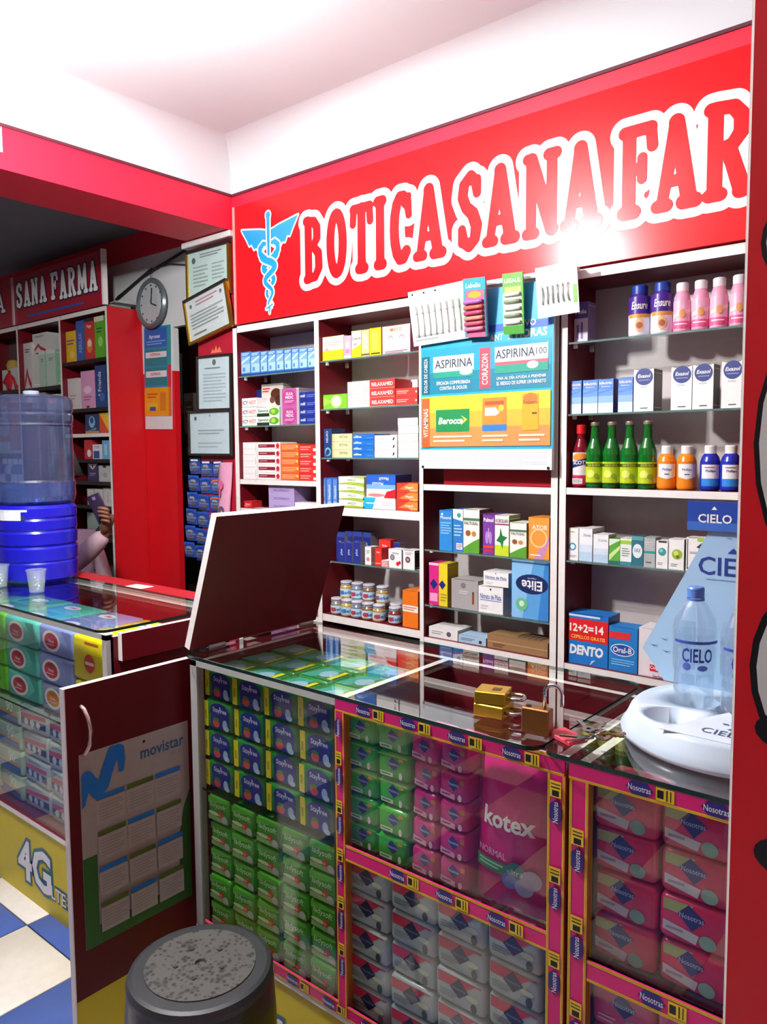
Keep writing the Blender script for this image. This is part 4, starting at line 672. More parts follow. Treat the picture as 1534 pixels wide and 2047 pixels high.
ITEMS=[
  ('blue_carton', -2.795, -2.71, 1.834, 0.109, 1, 0.09, 2.32, 'pale blue carton, first from left in the top-left shelf row'),
  ('blue_carton', -2.708, -2.646, 1.834, 0.105, 1, 0.09, 2.32, 'pale blue carton, second from left in the top-left shelf row'),
  ('blue_carton', -2.643, -2.597, 1.834, 0.103, 1, 0.09, 2.32, 'pale blue carton, third from left in the top-left shelf row'),
  ('blue_carton', -2.594, -2.543, 1.834, 0.101, 1, 0.09, 2.32, 'pale blue carton, fourth from left in the top-left shelf row'),
  ('blue_carton', -2.541, -2.493, 1.834, 0.1, 1, 0.09, 2.32, 'pale blue carton, fifth from left in the top-left shelf row'),
  ('blue_carton', -2.49, -2.446, 1.834, 0.098, 1, 0.09, 2.32, 'pale blue carton, sixth from left in the top-left shelf row'),
  ('blue_carton', -2.443, -2.401, 1.834, 0.097, 1, 0.09, 2.32, 'pale blue carton, seventh from left in the top-left shelf row'),
  ('blue_carton', -2.399, -2.349, 1.834, 0.095, 1, 0.09, 2.32, 'pale blue carton, eighth from left in the top-left shelf row'),
  ('blue_carton', -2.347, -2.306, 1.834, 0.094, 1, 0.09, 2.32, 'pale blue carton, ninth from left in the top-left shelf row'),
  ('ic', -2.806, -2.674, 1.611, 0.126, 3, 0.12, 2.32, 'white carton lettered ICY HOT on the left shelf'),
  ('navyman', -2.865, -2.742, 1.611, 0.17, 1, 0.05, 2.41, 'navy carton with white figure behind the ICY HOT cartons'),
  ('choc', -2.719, -2.576, 1.611, 0.189, 1, 0.05, 2.39, 'pale carton with dark brown picture behind the green-ended cartons'),
  ('dento_green', -2.672, -2.525, 1.611, 0.08, 2, 0.06, 2.32, 'white carton with lime leaf oval beside ICY HOT cartons'),
  ('silka', -2.52, -2.402, 1.611, 0.155, 2, 0.1, 2.32, 'mauve carton lettered SILKA MEDIC'),
  ('navy_bar', -2.399, -2.302, 1.611, 0.134, 4, 0.1, 2.32, 'flat navy carton right of the mauve cartons'),
  ('white_plain', -2.813, -2.68, 1.372, 0.167, 3, 0.1, 2.32, 'plain white carton at left end of the third shelf'),
  ('maroon_stripe', -2.677, -2.526, 1.372, 0.166, 5, 0.1, 2.32, 'white carton with maroon stripe and red pills picture'),
  ('orange_lines', -2.523, -2.41, 1.372, 0.158, 5, 0.1, 2.32, 'orange carton with fine print lines'),
  ('red_lines', -2.408, -2.306, 1.372, 0.152, 5, 0.1, 2.32, 'red carton beside the orange cartons'),
  ('red_small', -2.803, -2.719, 1.241, 0.032, 1, 0.06, 2.32, 'small red carton above the raised counter flap'),
  ('white_red', -2.716, -2.618, 1.241, -0.001, 1, 0.06, 2.32, 'low white carton with red corner beside small red carton'),
  ('diclo', -2.605, -2.442, 1.241, 0.106, 3, 0.1, 2.32, 'lilac carton lettered DICLOFENACO'),
  ('white_qr', -2.438, -2.305, 1.241, 0.038, 1, 0.06, 2.32, 'flat white carton right of lilac cartons'),
  ('yel_white', -2.274, -2.143, 1.863, 0.097, 1, 0.08, 2.32, 'wide white carton with yellow lower half'),
  ('pinkbox', -2.14, -2.103, 1.863, 0.091, 1, 0.06, 2.32, 'narrow pink carton beside wide white and yellow carton'),
  ('yel_tall', -2.1, -2.05, 1.863, 0.106, 1, 0.06, 2.32, 'tall white carton with yellow foot and diagonal edge'),
  ('yel_plain', -2.047, -2.008, 1.863, 0.105, 1, 0.06, 2.32, 'pale yellow narrow carton on the upper shelf'),
  ('yel_deep', -2.005, -1.947, 1.863, 0.107, 1, 0.06, 2.32, 'deep yellow narrow carton on the upper shelf'),
  ('pinkface', -1.94, -1.806, 1.863, 0.106, 1, 0.1, 2.32, 'pink white carton with smiling curves and orange lettering'),
  ('lime', -2.279, -2.127, 1.668, 0.059, 1, 0.08, 2.32, 'low lime green carton with pale glow'),
  ('white_grid', -2.124, -2.008, 1.668, 0.103, 1, 0.1, 2.32, 'square white carton with faint ruled lines'),
  ('redmed', -2.005, -1.88, 1.668, 0.103, 3, 0.1, 2.32, 'bright red carton lettered in white'),
  ('redside', -1.877, -1.772, 1.668, 0.064, 2, 0.1, 2.32, 'flat red carton right of the lettered red stack'),
  ('white_plain', -1.956, -1.856, 1.668, 0.104, 1, 0.05, 2.43, 'white carton standing behind the flat red cartons'),
  ('navy_swirl', -2.278, -2.215, 1.47, 0.119, 1, 0.08, 2.32, 'upright dark blue carton with pale swirl'),
  ('beige', -2.213, -2.103, 1.47, 0.097, 3, 0.1, 2.32, 'beige carton with grey lettering'),
  ('cobalt', -2.1, -1.987, 1.47, 0.093, 4, 0.1, 2.32, 'cobalt blue carton with white bar'),
  ('white_dot', -1.984, -1.871, 1.47, 0.087, 3, 0.1, 2.32, 'white carton with small black mark'),
  ('white_stripe', -1.866, -1.77, 1.47, 0.15, 5, 0.1, 2.32, 'white carton with pale green line'),
  ('blue_up', -2.282, -2.25, 1.269, 0.118, 1, 0.1, 2.32, 'upright blue carton, first of three at shelf left end'),
  ('blue_up', -2.249, -2.216, 1.269, 0.118, 1, 0.1, 2.32, 'upright blue carton, middle of three at shelf left end'),
  ('blue_up', -2.214, -2.185, 1.269, 0.119, 1, 0.1, 2.32, 'upright blue carton, last of three at shelf left end'),
  ('hip', -2.179, -2.041, 1.269, 0.125, 4, 0.1, 2.32, 'white carton with lime green curves'),
  ('cyanwhite', -2.047, -1.881, 1.269, 0.045, 1, 0.1, 2.32, 'white carton with cyan left end at bottom of pile'),
  ('whitered', -2.028, -1.88, 1.313, 0.036, 1, 0.1, 2.32, 'white carton with red corner under the blue carton'),
  ('bluelist', -2.028, -1.88, 1.348, 0.056, 1, 0.1, 2.32, 'bright blue carton with upturned white lettering on top of pile'),
  ('orangered', -1.875, -1.772, 1.269, 0.105, 3, 0.09, 2.32, 'orange red carton at shelf right end'),
  ('navy_tall', -2.244, -2.196, 1.045, 0.113, 1, 0.05, 2.37, 'tall navy carton at back left of glass shelf'),
  ('navy_tall', -2.211, -2.169, 1.045, 0.117, 1, 0.05, 2.39, 'tall navy carton, second at back of glass shelf'),
  ('navy_tall', -2.163, -2.116, 1.045, 0.12, 1, 0.05, 2.39, 'tall navy carton, third at back of glass shelf'),
  ('navy_tall', -2.108, -2.07, 1.045, 0.119, 1, 0.05, 2.39, 'tall navy carton, fourth at back of glass shelf'),
  ('navy_small', -2.186, -2.147, 1.045, 0.079, 1, 0.035, 2.32, 'short navy carton at front left of glass shelf'),
  ('navy_small', -2.144, -2.109, 1.045, 0.082, 1, 0.035, 2.32, 'short navy carton, second at front of glass shelf'),
  ('navy_small', -2.103, -2.063, 1.045, 0.087, 1, 0.035, 2.32, 'short navy carton, third at front of glass shelf'),
  ('whitepink', -2.039, -2.007, 1.045, 0.071, 1, 0.05, 2.32, 'narrow white carton with pink figure'),
  ('redtall', -1.986, -1.953, 1.045, 0.071, 1, 0.05, 2.32, 'short bright red carton beside tall red carton'),
  ('redtall', -2.008, -1.948, 1.045, 0.098, 1, 0.04, 2.37, 'tall bright red carton among small cartons'),
  ('redstripe', -1.949, -1.916, 1.045, 0.025, 4, 0.04, 2.315, 'tiny red and white striped carton in low stack'),
  ('cherry', -1.917, -1.852, 1.045, 0.072, 1, 0.05, 2.32, 'white carton with grey disc and red cherries'),
  ('cherry2', -1.845, -1.789, 1.045, 0.073, 1, 0.06, 2.32, 'white carton with dark side and grey disc'),
  ('navy_small', -1.954, -1.916, 1.045, 0.089, 1, 0.03, 2.39, 'short navy carton behind the white cherry cartons'),
  ('orangebox', -1.848, -1.773, 0.82, 0.143, 1, 0.1, 2.32, 'orange carton with white band beside the jars'),
  ('blue_drops', -1.673, -1.615, 1.131, 0.148, 1, 0.08, 2.32, 'blue carton with white lettering at shelf left end'),
  ('blue_shield', -1.612, -1.569, 1.131, 0.154, 1, 0.08, 2.32, 'blue carton with white round top corner'),
  ('faltusal', -1.567, -1.499, 1.131, 0.156, 1, 0.09, 2.32, 'white carton with brown nuts picture and green foot, left of two'),
  ('pulmol', -1.484, -1.437, 1.131, 0.142, 1, 0.08, 2.32, 'purple carton with lungs picture'),
  ('kurolan', -1.435, -1.379, 1.131, 0.141, 1, 0.08, 2.32, 'white and lime carton with dark green leaf'),
  ('faltusal', -1.369, -1.305, 1.131, 0.12, 1, 0.09, 2.31, 'white carton with brown nuts picture and green foot, right of two'),
  ('ator', -1.303, -1.225, 1.131, 0.141, 1, 0.1, 2.32, 'orange carton with purple swirl at shelf right end'),
  ('pinkside', -1.721, -1.677, 0.923, 0.158, 1, 0.07, 2.32, 'magenta carton with dark blue diamond'),
  ('yellowside', -1.676, -1.637, 0.923, 0.159, 1, 0.07, 2.32, 'yellow carton beside magenta carton'),
  ('greybox', -1.619, -1.504, 0.923, 0.108, 1, 0.09, 2.32, 'grey carton with small brown bottle picture'),
  ('nitrato', -1.502, -1.401, 0.923, 0.094, 1, 0.08, 2.32, 'white carton lettered Nitrato de Plata, lower of two'),
  ('nitrato', -1.481, -1.38, 1.02, 0.051, 1, 0.08, 2.32, 'white carton lettered Nitrato de Plata, upper of two'),
  ('elite', -1.366, -1.225, 0.923, 0.2, 1, 0.1, 2.32, 'big pale blue tissue pack standing upside down'),
  ('white_flat', -1.722, -1.592, 0.8, 0.039, 1, 0.1, 2.32, 'low white carton above the counter back edge'),
  ('paleblue_flat', -1.588, -1.47, 0.8, 0.028, 1, 0.08, 2.32, 'low pale blue carton beside brown cardboard box'),
  ('cardboard', -1.464, -1.226, 0.8, 0.049, 1, 0.1, 2.32, 'low brown cardboard box with dark stripes on top'),
  ('violet_box', -1.162, -1.108, 1.836, 0.129, 1, 0.06, 2.34, 'white and violet carton at left end of top glass shelf'),
  ('sky', -1.164, -1.117, 1.61, 0.106, 1, 0.08, 2.32, 'blue gradient carton at left end of the right cabinet shelf'),
  ('sky', -1.112, -1.062, 1.61, 0.106, 1, 0.08, 2.32, 'blue gradient carton, second from left in right cabinet'),
  ('sky', -1.06, -1.011, 1.61, 0.106, 1, 0.06, 2.32, 'blue gradient carton, third from left in right cabinet'),
  ('sky', -0.995, -0.949, 1.61, 0.106, 1, 0.06, 2.32, 'blue gradient carton standing apart, fourth from left'),
  ('exazol', -0.946, -0.885, 1.61, 0.127, 1, 0.07, 2.32, 'white carton with navy disc next to blue gradient cartons'),
  ('exazol', -0.833, -0.773, 1.61, 0.126, 1, 0.07, 2.32, 'white carton with navy disc, left of the close pair'),
  ('exazol', -0.771, -0.713, 1.61, 0.128, 1, 0.06, 2.32, 'white carton with navy disc, right of the close pair'),
  ('exazol', -0.691, -0.634, 1.61, 0.131, 1, 0.07, 2.32, 'white carton with navy disc, farthest right'),
  ('dropbox', -1.161, -1.121, 1.139, 0.105, 1, 0.06, 2.32, 'white carton with cyan drop ring'),
  ('palebox', -1.118, -1.073, 1.139, 0.106, 1, 0.09, 2.32, 'white carton fading to pale blue, left of pair'),
  ('palebox', -1.069, -1.019, 1.139, 0.09, 1, 0.06, 2.32, 'white carton fading to pale blue, right of pair'),
  ('greentri', -1.016, -0.981, 1.139, 0.079, 1, 0.05, 2.32, 'green carton with pale diagonal'),
  ('whitegreen', -0.98, -0.944, 1.139, 0.083, 1, 0.05, 2.32, 'white carton with lime top on right cabinet glass shelf'),
  ('tealcan', -0.943, -0.907, 1.139, 0.092, 1, 0.05, 2.32, 'dark teal carton with white round label'),
  ('greyteal', -0.905, -0.87, 1.139, 0.091, 1, 0.05, 2.32, 'grey carton with teal line'),
  ('ball_teal', -0.867, -0.832, 1.139, 0.083, 1, 0.05, 2.32, 'white carton with teal ball'),
  ('ball_lime', -0.829, -0.784, 1.139, 0.091, 1, 0.05, 2.32, 'white carton with lime ball'),
  ('blackline', -0.778, -0.725, 1.139, 0.099, 1, 0.05, 2.32, 'white carton with black frame lines'),
  ('blackline2', -0.721, -0.67, 1.139, 0.098, 1, 0.05, 2.32, 'white carton with lime corner behind the display card'),
  ('dento', -1.151, -1.015, 0.8, 0.166, 1, 0.09, 2.32, 'red topped blue carton lettered DENTO 12+2=14'),
  ('oralb', -1.012, -0.919, 0.8, 0.142, 1, 0.07, 2.32, 'blue carton lettered Oral-B'),
  ('colgate', -0.915, -0.813, 0.8, 0.15, 1, 0.09, 2.32, 'white carton with red corner lettering behind display card'),
  ('l_yellow', -4.396, -4.233, 2.012, 0.18, 1, 0.12, 2.33, 'yellow carton at left of upper wall shelf behind water jug'),
  ('l_blue', -4.223, -4.136, 2.012, 0.228, 1, 0.12, 2.33, 'tall blue carton beside the yellow carton'),
  ('l_red', -4.13, -4.03, 2.012, 0.231, 1, 0.12, 2.33, 'tall red carton with flame picture'),
  ('l_green', -4.024, -3.927, 2.012, 0.23, 1, 0.12, 2.33, 'tall green carton at shelf end by the red panel'),
  ('l_white', -4.389, -4.225, 1.744, 0.18, 1, 0.1, 2.33, 'white carton left of the pink carton'),
  ('l_pink', -4.189, -4.05, 1.744, 0.212, 1, 0.12, 2.33, 'tall pink carton above the water jug shoulder'),
  ('l_navy', -4.037, -3.924, 1.744, 0.233, 1, 0.12, 2.33, 'tall navy carton beside the pink carton'),
  ('l_navyface', -4.157, -4.014, 1.603, 0.109, 1, 0.1, 2.33, 'navy carton with pale face picture right of jug'),
  ('l_redyellow', -4.008, -3.916, 1.603, 0.113, 1, 0.1, 2.33, 'red carton with yellow diagonal corner right of jug'),
  ('l_red2', -4.179, -4.092, 1.46, 0.11, 1, 0.08, 2.33, 'red carton beside jug on fourth shelf'),
  ('l_whiteblue', -4.088, -3.994, 1.46, 0.083, 1, 0.08, 2.33, 'white carton with blue square'),
  ('l_cyan', -3.987, -3.915, 1.46, 0.104, 1, 0.08, 2.33, 'cyan carton at end of fourth shelf'),
  ('l_violet', -4.15, -4.043, 1.335, 0.099, 1, 0.08, 2.33, 'dark violet carton with white flap'),
  ('l_grey', -4.033, -3.919, 1.335, 0.091, 1, 0.08, 2.33, 'light grey carton at end of fifth shelf'),
  ('l_binder', -4.166, -4.095, 1.199, 0.092, 1, 0.1, 2.33, 'white upright folder by jug, left of three'),
  ('l_binder', -4.09, -4.005, 1.199, 0.094, 1, 0.1, 2.33, 'white upright folder by jug, middle of three'),
  ('l_binder', -3.994, -3.917, 1.199, 0.102, 1, 0.1, 2.33, 'white upright folder by jug, right of three'),
  ('l_teal', -4.176, -4.009, 1.022, 0.134, 1, 0.08, 2.33, 'teal and dark carton behind the person'),
  ('l_redN', -4.889, -4.76, 1.891, 0.283, 1, 0.1, 2.33, 'tall white carton with red zigzag, left of two'),
  ('l_redN', -4.78, -4.6, 2.109, 0.115, 1, 0.08, 2.35, 'white carton with red zigzag lying above others'),
  ('l_palegreen', -4.669, -4.595, 1.891, 0.217, 1, 0.1, 2.33, 'pale green upright carton, narrower'),
  ('l_palegreen', -4.583, -4.469, 1.891, 0.217, 1, 0.1, 2.33, 'pale green upright carton, wider'),
  ('l_orange', -5.255, -5.091, 1.515, 0.341, 1, 0.1, 2.33, 'orange and white carton at left picture edge'),
  ('l_pale', -5.045, -4.97, 1.896, 0.141, 1, 0.08, 2.33, 'pale narrow carton at far left shelf'),
  ('l_pale', -5.165, -5.095, 1.896, 0.134, 1, 0.08, 2.33, 'pale carton behind red plush at far left'),
  ('l_greytop', -4.779, -4.609, 1.734, 0.13, 1, 0.08, 2.33, 'grey carton seen above the water jug'),
  ('l_white', -4.58, -4.46, 1.734, 0.111, 1, 0.08, 2.33, 'low white carton seen above the water jug'),
]

BAYS = ((-2.777, -2.288), (-2.262, -1.75), (-1.732, -1.21), (-1.157, -.618), (-4.34, -3.862), (-4.865, -4.36), (-5.4, -4.885))
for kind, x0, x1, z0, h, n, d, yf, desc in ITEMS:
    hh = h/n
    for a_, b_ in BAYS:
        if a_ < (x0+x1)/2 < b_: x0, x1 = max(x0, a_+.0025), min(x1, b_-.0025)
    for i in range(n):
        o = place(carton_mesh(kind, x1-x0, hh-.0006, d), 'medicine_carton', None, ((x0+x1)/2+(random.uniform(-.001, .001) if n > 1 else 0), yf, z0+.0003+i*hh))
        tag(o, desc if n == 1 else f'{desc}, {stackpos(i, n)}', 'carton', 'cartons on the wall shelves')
# ------------------------------------------------------------------ bottles and jars
def bottle(label, loc, prof, body, cap=None, ops=None, lab=None, n=20, group='bottles on the right cabinet', cat='bottle', name='bottle', labcol=None):
    t = thing(name, label, cat, loc, 0, group)
    G().lathe(prof, body, n=n).build('body', t)
    if cap: G().lathe(cap[0], cap[1], n=n).build('cap', t)
    if lab:    # label wrap with print that follows the cylinder
        r, za, zb, m = lab; g = G(); g.lathe([(r, za), (r, zb)], m, n=n)
        if ops:
            La = r*math.pi*.95; q = G(); q.print(ops, La, zb-za, (-La/2, 0, 0), lift=.0); wrap(q, r, -math.pi/2+.35, za, g)
        g.build('label', t)
    return t
PUR = M('#4a2a8c', .3)
for i, x in enumerate((-.948, -.879)):
    r = .032
    t = bottle(f'white bottle with purple wrapper and blue cap, {"left" if i == 0 else "right"} of the pair', (x, 2.36, 1.837),
           [(.001, 0), (r-.004, 0), (r, .006), (r, .07), (r-.002, .085, PUR), (r, .10, PUR), (r-.004, .115, PUR), (.022, .128), (.02, .132)], M('#eeeaf2', .3),
           ([(.023, .128), (.0235, .152), (.02, .156), (.001, .156)], M('#24409c', .35)), [('e', .5, .22, .14, .2, '#e8b88a'), ('c', .5, .2, .1, '#b86a4a'), ('r', .15, .42, .85, .52, '#d8963a'), ('t', 'Ensure', .5, .76, .22, W, .5, .02, .2)], (r+.0006, .012, .118, M('#e9e4f2', .35)))
    G().lathe([(r+.0009, .066), (r+.0009, .119)], PUR, n=20).build('purple_band', t)
for i, x in enumerate((-.818, -.765, -.714, -.660)):
    r = .024
    bottle(f'pink drink bottle with white cap, {ORD[i]} from left', (x, 2.355, 1.837), [(.001, 0), (r-.003, 0), (r, .006), (r, .09), (r-.003, .105), (.016, .122), (.015, .126)], M('#f2a4c0', .25),
           ([(.017, .12), (.0175, .142), (.015, .145), (.001, .145)], M('#f4eef0', .4)), [('r', .0, .0, 1, .25, '#ee5c94'), ('p', [(.1, .35), (.9, .6), (.9, .72), (.1, .5)], '#f8d8c8'), ('e', .5, .52, .12, .16, '#e8a06a'), ('l', .2, .1, .8, .2, 1, W)], (r+.0006, .012, .092, M('#f5b4cc', .35)))
bottle('red tonic bottle with red cap and orange sun label', (-1.128, 2.345, 1.3755), [(.001, 0), (.024, 0), (.026, .005), (.026, .11), (.022, .13), (.013, .155), (.012, .175)], M('#7a1020', .12),
       ([(.0145, .172), (.0145, .198), (.012, .201), (.001, .201)], M('#d81c24', .4)), [('r', 0, 0, 1, .3, '#c92a5a'), ('e', .5, .85, .3, .13, '#f0902a'), ('p', [(.05, .5), (.95, .7), (.95, .86), (.05, .7)], NV), ('t', 'SCOTT', .5, .69, .12, W, .6, .02), ('r', .15, .04, .6, .2, W), ('l', .18, .06, .56, .18, 5, '#333')], (.0268, .008, .112, M('#efe4e4', .4)))
GB = M('#0d6a22', .06, spec=.9)
for i, x in enumerate((-1.083, -1.026, -.968, -.911)):
    bottle(f'green glass bottle with lime label, {ORD[i]} from left', (x, 2.35, 1.3755), [(.001, 0), (.0255, 0), (.0275, .005), (.0275, .105), (.024, .125), (.0135, .155), (.0115, .19), (.0125, .194), (.0125, .199)], GB,
           ([(.0138, .197), (.0140, .204), (.012, .208), (.001, .208)], M('#c4b0a0', .3, .7)), [('r', 0, .78, 1, .92, '#3a4a10'), ('t', 'AGUA DE AZAHAR', .5, .85, .1, '#cfe03a', .5), ('e', .38, .45, .16, .18, '#e0e86a'), ('c', .6, .35, .12, '#8aa81c'), ('r', .72, .08, .9, .3, '#c9c9a0'), ('r', 0, 0, 1, .04, '#28320c')], (.0282, .014, .082, M('#b8cf1e', .4)))
for i, (x, bc, lc, nm) in enumerate(((-.851, '#f08a1c', '#e87430', 'orange'), (-.792, '#f08a1c', '#e87430', 'orange'), (-.725, '#2430a8', '#2a86d8', 'blue'), (-.668, '#2430a8', '#2a86d8', 'blue'))):
    r = .0275
    bottle(f'{nm} medicine bottle with white cap, {"left" if i % 2 == 0 else "right"} of two', (x, 2.35, 1.3755), [(.001, 0), (r-.004, 0), (r, .005), (r, .085), (r-.004, .098), (.016, .108), (.015, .112)], M(bc, .2),
           ([(.0165, .106), (.0168, .128), (.015, .131), (.001, .131)], M('#f0eeea', .4)), [('r', .18, .35, .82, .9, W), ('r', .18, .05, .82, .35, lc), ('t', 'Phillips', .5, .64, .13, '#3a4a9a', .5), ('l', .3, .74, .7, .84, 1, '#c06a6a')] if nm == 'blue' else [('p', [(.18, .4), (.5, .3), (.82, .4), (.82, .92), (.18, .92)], W), ('t', 'Phillips', .5, .68, .13, '#3a4a9a', .5), ('r', .42, .48, .58, .52, '#555')], (r+.0006, .01, .083, M(bc, .35)))
# jars of baby food
def jar(label, x, y, z, c):
    t = thing('food_jar', label, 'jar', (x, y, z), random.uniform(-.4, .4), 'small jars on the low shelf')
    G().lathe([(.001, 0), (.024, 0), (.0265, .004), (.0265, .045), (.022, .053), (.022, .056)], M(c, .1, spec=.8), n=18).build('body', t)
    G().lathe([(.0245, .054), (.025, .056), (.025, .066), (.023, .068), (.001, .0685)], M('#e9e9ee', .3, .3), n=18).build('lid', t)
    G().lathe([(.0252, .058), (.0252, .061)], NAVY, n=18).build('lid_band', t)
    g = G(); g.lathe([(.027, .008), (.027, .038)], M('#bfd8e6', .4), n=18)
    La = .027*5; q = G(); q.print([('e', .4, .45, .1, .3, '#c43a3a' if c != '#c9a85a' else '#3a8ac4'), ('t', 'Gerber', .62, .5, .5, '#2a5a9c', .4)], La, .03, (-La/2, 0, 0), lift=0); wrap(q, .027, -math.pi/2+.5, .008, g)
    g.build('label', t)
CJ = ['#8a8a72', '#c9a85a', '#7d8a94', '#8c6a4a', '#b89a4a', '#8a3a34']
for i, x in enumerate((-2.21, -2.152, -2.096, -2.038, -1.98, -1.898)): jar(f'small food jar, front row, {ORD[i]} from left', x, 2.335, .8205, CJ[i])
for i, x in enumerate((-2.18, -2.122, -2.062, -2.0, -1.94, -1.875)): jar(f'small food jar, middle row, {ORD[i]} from left', x, 2.392, .8205, CJ[(i+2) % 6])
for i, x in enumerate((-2.182, -2.12, -2.058, -1.985)): jar(f'small food jar stacked on top, {ORD[i]} from left', x, 2.364, .8895, CJ[(i+1) % 6])
# ------------------------------------------------------------------ soft packs inside the counters
_PK = {}
def pack_mesh(key, w, d, h, base, ops, side=None, r=.012, topops=None):
    if key in _PK: return _PK[key]
    g = G(); g.rbox(-w/2, w/2, 0, d, 0, h, M(base, .22, bump=.35, scale=28), min(r, h*.22), 3)
    k = .07
    g.print(ops, w*(1-2*k), h*(1-2*k), (-w/2+w*k, 0, h*k), lift=.0005)
    if topops is None: g.print([('r', .1, .1, .9, .9, M(side or base, .22)), ('l', .2, .3, .8, .7, 2, WHITE)], w, d, (-w/2, 0, h), (1, 0, 0), (0, 1, 0), lift=.0004)
    if topops: g.print(topops, w*.84, d*.84, (-w/2+w*.08, d*.08, h), (1, 0, 0), (0, 1, 0), lift=.0005)
    # heat seal fin at the right end
    g.box(w/2-.001, w/2+.006, d*.48, d*.52, h*.08, h*.92, M(side or base, .25))
    o = g.build('pack'); me = o.data; bpy.data.objects.remove(o); _PK[key] = me; return me
def packs(key, desc, x0, x1, cols, z0, z1, rows, y, d, base, ops, group, side=None, tilt=.03, topops=None, skip=(), colname=True, layers=1):
    w = (x1-x0)/cols; h = (z1-z0)/rows
    me = pack_mesh(key, w*.965, d, h*.985, base, ops, side, topops=topops)
    for L in range(layers):
        for c in range(cols):
            for r in range(rows):
                if (c, r) in skip or (L and r != rows-1): continue
                o = place(me, 'soft_pack', None, (x0+(c+.5)*w+random.uniform(-.0015, .0015), y+L*(d+.004)+random.uniform(0, .006), z0+r*h+.0005), (0, random.uniform(-.012, .012), random.uniform(-tilt, tilt)))
                cn = f', {ORD[c]} column' if cols > 1 else ''
                lab = f'{desc}{cn}, {ORD[rows-1-r]} row down' if not L else f'{desc} {("", "directly behind", "hindmost behind")[L]} the top row{cn}'
                tag(o, lab, 'pack', group)
TOPS = [('r', 0, 0, 1, 1, '#2f7a3c'), ('p', [(0, 0), (.4, 0), (.8, 1), (.2, 1)], '#3aa08c'), ('e', .6, .5, .25, .3, '#8fb4c8'), ('r', .85, .1, 1, .9, '#d8cc1a')]
packs('stay', 'navy and green pad pack with yellow end', -1.578, -1.124, 4, .657, .962, 4, 1.172, .10, '#2a8a3c',
      [('r', -.05, 0, .13, 1, '#e3d81a'), ('r', .0, .3, .06, .62, '#a89a10'), ('e', .6, .68, .4, .34, '#1d2a86'), ('r', .24, .02, .98, .5, '#1d2a86'), ('t', 'Stayfree', .6, .72, .24, '#dfe6f8', .72, .01), ('c', .62, .8+.06, .03, W), ('e', .46, .22, .14, .16, '#d2503c'), ('e', .46, .38, .12, .07, '#3f8a2c'), ('e', .82, .24, .1, .2, '#9fc0dc'), ('e', .88, .12, .1, .1, '#b6d0e6')],
      'pad packs in the main counter', '#2a8a3c', topops=TOPS, layers=3)
packs('lady', 'bright green pad pack with red flower', -1.572, -1.122, 5, .2935, .640, 5, 1.172, .10, '#4aac28',
      [('p', [(0, .7), (1, .9), (1, 1), (0, 1)], '#63c03a'), ('r', .0, .0, 1, .2, '#8fb86a'), ('e', .3, .3, .3, .08, '#cfe0a8'), ('t', 'ladysoft', .5, .66, .3, '#dff2d0', .86, 0, .15), ('e', .64, .34, .12, .14, '#d83a34'), ('e', .6, .3, .05, .06, '#f08a7a'), ('e', .85, .18, .14, .16, '#b9c4b0')],
      'pad packs in the main counter')
NOS = lambda big: [('p', [(.3, .62), (.5, .92), (.78, .66), (.55, .36)], '#22308a'), ('t', 'Nosotras', .54, .64, .12, '#e8ecf8', .4, .0)]
packs('nosg', 'lime green panty liner pack with navy lozenge', -1.088, -.922, 2, .6635, .952, 5, 1.17, .08, '#3cc432',
      NOS(1)+[('r', .06, .08, .52, .26, '#d6efd0'), ('l', .1, .1, .5, .24, 1, '#3a9a3a'), ('e', .8, .2, .06, .16, '#e4f6e0'), ('r', -.05, .95, 1.05, 1.0, '#7ed85a'), ('e', .82, .86, .1, .07, '#e8a02a')], 'liner packs in the main counter')
packs('nosm', 'magenta pad pack with navy lozenge', -.918, -.782, 2, .6635, .95, 5, 1.172, .09, '#d42a86',
      NOS(1)+[('p', [(.02, .1), (.6, .02), (.6, .24), (.02, .34)], '#f0a8cc'), ('l', .08, .12, .5, .26, 1, '#a01c64'), ('e', .8, .16, .08, .14, '#f4c4de'), ('r', .8, .7, .98, .9, '#c2702a')], 'pad packs in the main counter', tilt=.05)
packs('nosw', 'white and pink pad pack with dark blue lozenge', -1.092, -.622, 4, .2935, .635, 5, 1.17, .10, '#b3c4c0',
      [('p', [(0, .62), (.6, .62), (.9, 1), (0, 1)], '#d02a4c'), ('r', .0, .95, 1, 1.0, '#c0204a'), ('p', [(.28, .6), (.5, .98), (.72, .62), (.5, .3)], '#1a2048'), ('t', 'Nosotras', .5, .62, .1, '#8a94c4', .34, 0), ('l', .05, .2, .45, .45, 3, '#7d8a8c'), ('e', .84, .2, .07, .16, '#3a5048'), ('e', .8, .5, .14, .1, '#c9d8b8')], 'pad packs in the main counter', '#b02048')
packs('nosp', 'rose pad pack with olive top and navy lozenge', -.536, -.315, 2, .6565, .955, 4, 1.172, .10, '#cf2458',
      [('p', [(0, .72), (.3, .7), (.5, 1), (0, 1)], '#a8b070'), ('p', [(.24, .72), (.42, 1), (.7, .72), (.48, .36)], '#1f2878'), ('t', 'Nosotras', .47, .7, .13, '#c0c8ec', .4, .0), ('p', [(0, .2), (.55, .06), (.6, .3), (0, .45)], '#c9c4cc'), ('e', .74, .2, .14, .18, '#86a89c'), ('l', .06, .2, .4, .36, 1, '#a08aa0')], 'pad packs in the right counter', '#a81a48')
packs('nosq', 'pink pad pack on the lower right shelf', -.536, -.315, 2, .2935, .615, 4, 1.172, .10, '#d84a86',
      [('p', [(.3, .66), (.5, .96), (.78, .66), (.55, .36)], '#2a4488'), ('t', 'Nosotras', .54, .66, .13, '#c0c8ec', .4, .0), ('e', .7, .2, .14, .18, '#6aa8a0'), ('l', .06, .1, .4, .3, 2, '#f0c0d8')], 'pad packs in the right counter', '#b83068')
